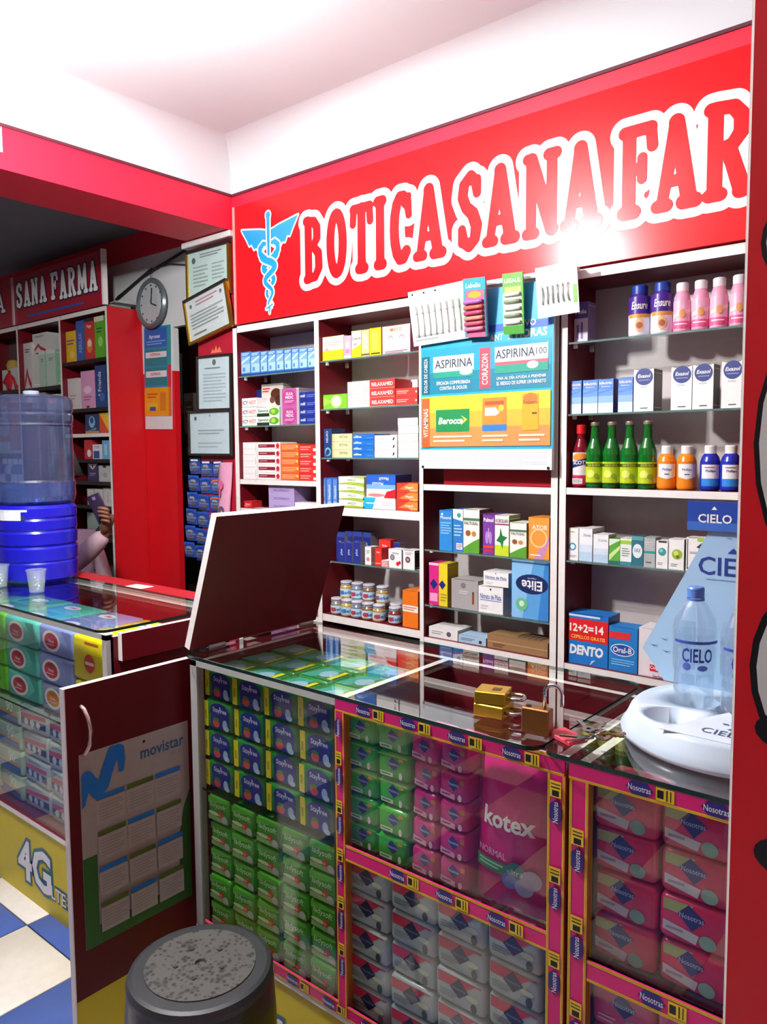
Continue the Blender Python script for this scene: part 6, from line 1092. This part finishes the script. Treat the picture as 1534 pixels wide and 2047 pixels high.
for i in range(7):
    a = -2.6+i*.85; c_, s_ = math.cos(a), math.sin(a); km = [M('#a8a49c', .25, .95), M('#8f8b84', .3, .95), M('#b4b0a6', .2, .95), M('#a07f38', .3, .9)][i % 4]; zz_ = .008+.003*(i % 4)
    kk = G(); kk.lathe([(.003, -.0009), (.009, -.0009), (.009, .0009), (.003, .0009)], km, (.014, 0, 0), 12); kk.box(.021, .045, -.0022, .0022, -.0008, .0008, km)
    for u in (.028, .033, .038): kk.box(u, u+.003, -.0045, -.0022, -.0008, .0008, km)
    kk.build('key', kt, (0, 0, zz_), (.12*math.sin(i*2), -.05-.05*(i % 3), a))
# bottle stand
SX, SY = -.375, 1.395
st = thing('bottle_stand', 'white round counter stand with tall pale blue CIELO cards', 'stand', (SX, SY, 1.0005))
SW = M('#c2d2e0', .3, scale=10)
g = G(); g.lathe([(.001, 0), (.19, 0), (.192, .008), (.184, .02), (.176, .038), (.17, .045), (.001, .0455)], SW, n=64)
o = g.build('tray', st); bm = bmesh.new(); bm.from_mesh(o.data); bmesh.ops.remove_doubles(bm, verts=bm.verts, dist=.0012); bmesh.ops.holes_fill(bm, edges=bm.edges); bmesh.ops.recalc_face_normals(bm, faces=bm.faces); bm.to_mesh(o.data); bm.free()
WELLS = [(-.083, -.088), (-.078, .012), (.008, .0), (.095, .01), (.085, -.082)]
for (a, b) in WELLS:
    gc = G(); gc.lathe([(.0005, .012), (.042, .012), (.043, .1), (.0005, .1)], SW, (a, b, 0), 32); co = gc.build('cutter'); co.location = (SX, SY, 1.0005)
    bm = bmesh.new(); bm.from_mesh(co.data); bmesh.ops.remove_doubles(bm, verts=bm.verts, dist=.001); bmesh.ops.holes_fill(bm, edges=bm.edges); bmesh.ops.recalc_face_normals(bm, faces=bm.faces); bm.to_mesh(co.data); bm.free()
    md = o.modifiers.new('well', 'BOOLEAN'); md.operation = 'DIFFERENCE'; md.object = co; md.solver = 'EXACT'
    bpy.context.view_layer.update(); dg = bpy.context.evaluated_depsgraph_get(); nm = bpy.data.meshes.new_from_object(o.evaluated_get(dg)); o.modifiers.clear(); o.data = nm; bpy.data.objects.remove(co)
CB1 = M('#2a3f9c', .4); PALE = M('#a9cdea', .35, scale=6)
g = G(); tri = [(-.098, -.186), (.098, -.186), (-.0, -.02)]
g.add([(-.075, -.165, .0462), (.095, -.165, .0462), (.0, -.045, .056), (-.075, -.165, .045), (.095, -.165, .045), (.0, -.045, .045)], [(0, 1, 2), (3, 5, 4), (0, 3, 4, 1), (1, 4, 5, 2), (2, 5, 3, 0)], M('#d0dce8', .35))
sl = Vector((0, .12, .0098)).normalized()
g.print([('t', 'CIELO', .56, .26, .16, '#4a5a78', .56, .0), ('p', [(.54, .40), (.6, .40), (.57, .45)], '#4a5a78'), ('e', .5, .56, .03, .02, '#4a5a78'), ('e', .6, .58, .03, .02, '#4a5a78')], .17, .12, (-.075, -.165, .0464), (1, 0, 0), sl, lift=.0006)
g.build('front_card', st)
g = G(); PY = .105
poly = [(-.209, .103), (-.086, .345), (.086, .345), (.209, .103), (.165, .045), (-.165, .045)]
g.prism(poly, PY, PY+.006, PALE)
def bird(x, z, s_): return [('p', [(x-s_, z+s_*.6), (x, z), (x+s_, z+s_*.6), (x, z+s_*.25)], NAVY)]
pr = [('t', 'CIELO', .42, .78, .115, '#2c3f92', .4, .01), ('p', [(.395, .865), (.435, .865), (.415, .90)], '#2c3f92'), ('l', .32, .69, .54, .705, 1, '#8ab0d8')]
for x, z, s_ in ((.40, .955, .012), (.44, .97, .014), (.48, .95, .012), (.13, .22, .02), (.18, .19, .02), (.17, .27, .018)): pr += bird(x, z, s_)
g.print(pr, .5, .3, (-.25, PY, .045)); g.build('back_card', st)
g = G(); g.prism([(-.125, .345), (.125, .345), (.125, .4), (-.125, .4)], PY-.006, PY-.001, M('#2b4aa4', .35))
g.print([('r', 0, 0, 1, .3, '#3c6cc0'), ('t', 'CIELO', .2, .42, .30, W, .34, .02), ('p', [(.175, .72), (.215, .72), (.195, .84)], W), ('p', [(.36, 1), (.6, 1), (.6, .0), (.47, .3)], '#dfe4e4')], .25, .055, (-.125, PY-.006, .345)); g.build('top_card', st)
def water_bottle(x, y, lab):
    t = thing('water_bottle', lab, 'bottle', (SX+x, SY+y, 1.0127), .45, 'water bottles in the stand')
    G().lathe([(.001, .004), (.012, .002), (.03, .0), (.036, .006), (.037, .02), (.035, .03), (.034, .09), (.037, .10), (.0375, .13), (.036, .136), (.0375, .142), (.0375, .165), (.034, .185), (.022, .208), (.0135, .218), (.0125, .226)], PET, n=28).build('shell', t)
    G().lathe([(.001, .006), (.034, .008), (.0325, .09), (.035, .13), (.035, .16), (.001, .16)], glass_mat('bottle_water', (.93, .96, .98, 1), base=.02, milk=.05), n=24).build('water', t)
    G().lathe([(.0145, .222), (.0148, .238), (.013, .241), (.001, .241)], M('#5a84d0', .35), n=20).build('cap', t)
    G().lathe([(.0150, .217), (.0150, .221)], M('#5a84d0', .35), n=20).build('neck_ring', t)
    q = G(); q.print([('r', 0, .9, 1, 1, '#3a4fae'), ('t', 'CIELO', .5, .5, .5, '#2c3f9c', .6, .02), ('e', .3, .1, .08, .14, '#5a6fc0'), ('e', .6, .06, .1, .1, '#5a6fc0')], .0382*math.radians(130), .05, (0, 0, 0), lift=0)
    wrap(q, .0382, math.radians(-155), .10, G()).build('label', t)
water_bottle(-.078, .012, 'clear water bottle with blue cap, nearer the left of the stand'); water_bottle(.008, .0, 'clear water bottle half hidden by the red board')
# stool
so = thing('round_stool', 'black plastic stool with worn speckled grey seat', 'stool', (-1.268, .92, 0))
sm = bpy.data.materials.new('speckled_seat'); sm.use_nodes = True; nt = sm.node_tree; bs = nt.nodes['Principled BSDF']; bs.inputs['Roughness'].default_value = .55
tc = nt.nodes.new('ShaderNodeTexCoord'); vo = nt.nodes.new('ShaderNodeTexVoronoi'); vo.inputs['Scale'].default_value = 95; nz = nt.nodes.new('ShaderNodeTexNoise'); nz.inputs['Scale'].default_value = 30
nt.links.new(tc.outputs['Object'], vo.inputs[0]); nt.links.new(tc.outputs['Object'], nz.inputs[0])
ad = nt.nodes.new('ShaderNodeMath'); ad.operation = 'MULTIPLY'; nt.links.new(vo.outputs['Distance'], ad.inputs[0]); nt.links.new(nz.outputs['Fac'], ad.inputs[1])
cr = nt.nodes.new('ShaderNodeValToRGB'); cr.color_ramp.elements[0].position = .1; cr.color_ramp.elements[0].color = lin('#1a1918'); cr.color_ramp.elements[1].position = .24; cr.color_ramp.elements[1].color = lin('#474541')
nt.links.new(ad.outputs[0], cr.inputs[0]); nt.links.new(cr.outputs[0], bs.inputs['Base Color'])
BP = M('#121214', .3, scale=20); GP = M('#2c2e30', .5, scale=25, var=.25)
G().lathe([(.147, .425), (.148, .436), (.143, .447), (.135, .450), (.112, .451)], GP, n=48).lathe([(.147, .425), (.149, .405), (.146, .402)], BP, n=48).build('seat_rim', so)
G().lathe([(.1125, .4512), (.112, .4535), (.012, .4545), (.010, .449), (.001, .449)], sm, n=48).build('seat_pad', so)
for k in range(5): a = math.radians(72*k+20); G().box(.05*math.cos(a)-.004, .05*math.cos(a)+.004, .05*math.sin(a)-.004, .05*math.sin(a)+.004, .4538, .4562, GP).build('seat_bump', so)
G().lathe([(.147, .41), (.150, .38), (.153, .33)], BP, n=48).build('skirt', so)
for k in range(4):
    a = math.radians(45+90*k); lg_ = G(); n_ = 8; vs = []
    for (rr, zz_, hw) in ((.150, .345, .36), (.160, .2, .30), (.175, .0, .22)):
        for th in (0, .006):
            for i in range(n_+1): b = a-hw+2*hw*i/n_; vs.append(((rr-th)*math.cos(b), (rr-th)*math.sin(b), zz_))
    row = n_+1; fs = []
    for L in range(2):
        for i in range(n_): fs.append((L*2*row+i, L*2*row+i+1, (L+1)*2*row+i+1, (L+1)*2*row+i)); fs.append((L*2*row+row+i, (L+1)*2*row+row+i, (L+1)*2*row+row+i+1, L*2*row+row+i+1))
        fs.append((L*2*row, (L+1)*2*row, (L+1)*2*row+row, L*2*row+row)); fs.append((L*2*row+n_, L*2*row+row+n_, (L+1)*2*row+row+n_, (L+1)*2*row+n_))
    fs += [tuple((4*row+i, 4*row+i+1, 4*row+row+i+1, 4*row+row+i)) for i in range(n_)]
    lg_.add(vs, fs, BP, True); lg_.build('leg', so)
# ------------------------------------------------------------------ far left shelf oddments
pl = thing('plush_toy', 'small red soft toy with yellow top at far left shelf', 'toy', (-5.07, 2.36, 1.8965))
G().lathe([(.001, 0), (.04, .005), (.055, .05), (.05, .09), (.03, .12), (.001, .125)], M('#c41c34', .8), n=16).build('body', pl)
G().lathe([(.001, .12), (.035, .125), (.042, .16), (.03, .19), (.001, .2)], M('#b89a4a', .8), n=16).build('head', pl)
G().tube([(.04, -.02, .09), (.08, -.03, .05), (.1, -.03, .01)], .012, M('#c41c34', .8), 8).build('arm', pl); G().tube([(-.04, -.02, .09), (-.07, -.03, .05)], .012, M('#c41c34', .8), 8).build('arm', pl)
for i, (x, c_) in enumerate(((-5.25, '#2a56b8'), (-5.17, '#dfe6f0'), (-5.09, '#2a62c4'), (-5.01, '#3a7ad0'))):
    t = thing('spray_bottle', f'blue and white bottle left of the jug, {ORD[i]} from left', 'bottle', (x, 2.36, 1.2705), 0, 'blue bottles at far left')
    G().lathe([(.001, 0), (.033, 0), (.035, .005), (.035, .13), (.02, .15), (.016, .155)], M(c_, .3), n=16).build('body', t); G().lathe([(.018, .153), (.018, .185), (.014, .19), (.001, .19)], WHITE, n=14).build('cap', t); G().lathe([(.0355, .03), (.0355, .09)], M('#e4eaf2' if i != 1 else '#2a56b8', .4), n=16).build('label', t)
for i, (x, c_, h_) in enumerate(((-5.24, '#e4e6e8', .16), (-5.15, '#4ab4dc', .18), (-5.06, '#d8dde0', .14), (-4.97, '#38a8d4', .17))):
    g = G(); g.box(-.038, .038, 0, .09, 0, h_, c_); g.print([('r', .1, .2, .9, .5, W), ('l', .15, .6, .85, .8, 2, NV)], .076, h_, (-.038, 0, 0))
    tag(g.build('medicine_carton', None, (x, 2.34, 1.0005)), f'white or cyan carton left of the drum, {ORD[i]} from left', 'carton', 'cartons at far left low shelf')
# ------------------------------------------------------------------ seated person behind the left counter
def skinned(name, pts, edges, mat, parent, lev=2):
    me = bpy.data.meshes.new(name); me.from_pydata([p[0] for p in pts], edges, []); me.materials.append(mat)
    o = place(me, name, parent); md = o.modifiers.new('skin', 'SKIN'); md.use_smooth_shade = True
    sv = me.skin_vertices[0].data if me.skin_vertices else None
    if sv is None:
        bm = bmesh.new(); bm.from_mesh(me); bm.verts.layers.skin.verify(); bm.to_mesh(me); bm.free(); sv = me.skin_vertices[0].data
    for i, p in enumerate(pts): r = p[1]; sv[i].radius = (r, r) if not isinstance(r, tuple) else r; sv[i].use_root = (i == 0)
    sb = o.modifiers.new('sub', 'SUBSURF'); sb.levels = lev; sb.render_levels = lev
    return o
SKINM = M('#8a5a42', .5, scale=30); SWE = M('#c9aab2', .8, scale=200, var=.12, bump=.3); TRO = M('#34343c', .8); HAIR = M('#15100f', .6)
PX_, PY_ = -3.84, 1.975
pe = thing('person', 'seated person in pale pink knit sleeve holding a phone behind the drum', 'person', (PX_, PY_, 0))
hip = .60
body = [((0, 0, hip), (.14, .11)), ((.01, 0, hip+.2), (.13, .10)), ((.0, 0, hip+.40), (.15, .10)), ((.0, 0, hip+.50), (.07, .07)), ((.02, 0, hip+.57), (.045, .045)), ((.03, 0, hip+.64), (.075, .07)), ((.035, 0, hip+.73), (.085, .075)), ((.03, 0, hip+.82), (.05, .045)), ((.105, 0, hip+.68), (.012, .012)),
        ((.02, -.16, hip+.44), .052), ((.20, -.17, hip+.30), .042), ((.44, -.03, hip+.44), .03), ((.535, -.03, hip+.545), .024),
        ((.02, .16, hip+.44), .052), ((.05, .22, hip+.18), .042), ((.26, .16, hip+.06), .03),
        ((.08, -.09, hip-.02), .085), ((.42, -.10, hip-.05), .065), ((.44, -.10, .10), .04), ((.54, -.10, .04), .035),
        ((.08, .09, hip-.02), .085), ((.42, .10, hip-.05), .065), ((.44, .10, .10), .04), ((.54, .10, .04), .035)]
edg = [(0, 1), (1, 2), (2, 3), (3, 4), (4, 5), (5, 6), (6, 7), (5, 8), (2, 9), (9, 10), (10, 11), (11, 12), (2, 13), (13, 14), (14, 15), (0, 16), (16, 17), (17, 18), (18, 19), (0, 20), (20, 21), (21, 22), (22, 23)]
skinned('body', body, edg, SKINM, pe)
sw = [(p[0], tuple(x+.018 for x in p[1]) if isinstance(p[1], tuple) else p[1]+.018) for p in (body[0], body[1], body[2], body[3], body[9], body[10], body[11], body[13], body[14], body[15])]
sw[6] = ((.525, -.035, hip+.52), .044); sw.append(((.38, -.08, hip+.40), .056))
sw[9] = ((.25, .16, hip+.065), .04)
skinned('sweater', sw, [(0, 1), (1, 2), (2, 3), (2, 4), (4, 5), (5, 10), (10, 6), (2, 7), (7, 8), (8, 9)], SWE, pe)
tr_ = [((0, 0, hip+.02), (.155, .125)), ((.08, -.09, hip-.02), .10), ((.42, -.10, hip-.05), .078), ((.44, -.10, .12), .055), ((.08, .09, hip-.02), .10), ((.42, .10, hip-.05), .078), ((.44, .10, .12), .055)]
skinned('trousers', tr_, [(0, 1), (1, 2), (2, 3), (0, 4), (4, 5), (5, 6)], TRO, pe)
for s_ in (-1, 1):
    skinned('shoe', [((.44, .1*s_, .05), .045), ((.52, .1*s_, .04), .045), ((.60, .1*s_, .03), .035)], [(0, 1), (1, 2)], BLACK, pe)
    G().lathe([(.001, -.009), (.007, -.006), (.009, 0), (.007, .006), (.001, .009)], WHITE, n=10).build('eye', pe, (.098, .03*s_, hip+.715))
    skinned('ear', [((.03, .085*s_, hip+.70), .012), ((.028, .09*s_, hip+.68), .009)], [(0, 1)], SKINM, pe, 1)
skinned('lips', [((.105, -.02, hip+.635), .006), ((.112, 0, hip+.635), .008), ((.105, .02, hip+.635), .006)], [(0, 1), (1, 2)], M('#7a3f38', .5), pe, 1)
skinned('hair', [((.0, 0, hip+.80), (.09, .085)), ((-.045, 0, hip+.74), (.085, .085)), ((-.06, 0, hip+.62), (.075, .08)), ((-.07, 0, hip+.5), (.05, .07)), ((.05, 0, hip+.835), (.05, .06))], [(0, 1), (1, 2), (2, 3), (0, 4)], HAIR, pe)
# right hand round the phone: palm, four fingers, thumb
hx, hy, hz = .555, -.045, hip+.575
palm = [((hx-.025, hy+.0, hz-.045), (.024, .02)), ((hx+.012, hy-.004, hz+.0), (.034, .018)), ((hx+.03, hy-.004, hz+.045), (.036, .016))]
skinned('hand', palm, [(0, 1), (1, 2)], SKINM, pe)
for i in range(4):
    b = Vector((hx+.052-.004*i, hy-.022+.004*i, hz+.055-.018*i)); L = (.9, 1.0, .95, .78)[i]
    skinned('finger', [(b[:], .0095), ((b+Vector((.012, -.014, .012))*L)[:], .0092), ((b+Vector((-.004, -.034, .018))*L)[:], .0085), ((b+Vector((-.026, -.040, .018))*L)[:], .0075)], [(0, 1), (1, 2), (2, 3)], SKINM, pe)
skinned('thumb', [((hx-.01, hy+.004, hz+.01), .012), ((hx-.02, hy-.008, hz+.045), .0105), ((hx-.016, hy-.022, hz+.072), .0085)], [(0, 1), (1, 2)], SKINM, pe)
# left hand resting
skinned('hand', [((.26, .16, hip+.06), (.024, .02)), ((.31, .15, hip+.045), (.034, .016)), ((.35, .14, hip+.035), (.034, .014))], [(0, 1), (1, 2)], SKINM, pe)
for i in range(4): skinned('finger', [((.36, .115+.018*i, hip+.034), .009), ((.39, .112+.018*i, hip+.03), .0085), ((.41, .112+.018*i, hip+.018), .0075)], [(0, 1), (1, 2)], SKINM, pe, 1)
skinned('thumb', [((.30, .12, hip+.045), .011), ((.33, .095, hip+.04), .0095), ((.355, .09, hip+.035), .008)], [(0, 1), (1, 2)], SKINM, pe, 1)
ph = thing('mobile_phone', 'dark violet mobile phone held up in the hand', 'phone', (PX_+hx-.005, PY_+hy-.034, hz+.065)); ph.rotation_euler = (.15, -.35, .5)
G().rbox(-.034, .034, -.0045, .0045, -.07, .07, M('#3a2c4a', .25), .004, 2).build('case', ph); G().box(-.031, .031, .0046, .005, -.062, .062, M('#14141a', .1)).build('screen', ph); G().box(-.008, .008, -.0055, -.0046, .045, .06, M('#8a7a9c', .2)).build('camera_patch', ph)
sc_ = thing('wooden_stool', 'plain stool under the seated person', 'stool', (PX_, PY_, 0))
G().lathe([(.001, .45), (.16, .45), (.165, .46), (.165, .475), (.16, .48), (.001, .48)], M('#5a3a26', .5), n=28).build('seat', sc_)
for k in range(4): a = math.radians(45+90*k); G().tube([(.12*math.cos(a), .12*math.sin(a), .45), (.17*math.cos(a), .17*math.sin(a), 0)], .014, M('#5a3a26', .5)).build('leg', sc_)
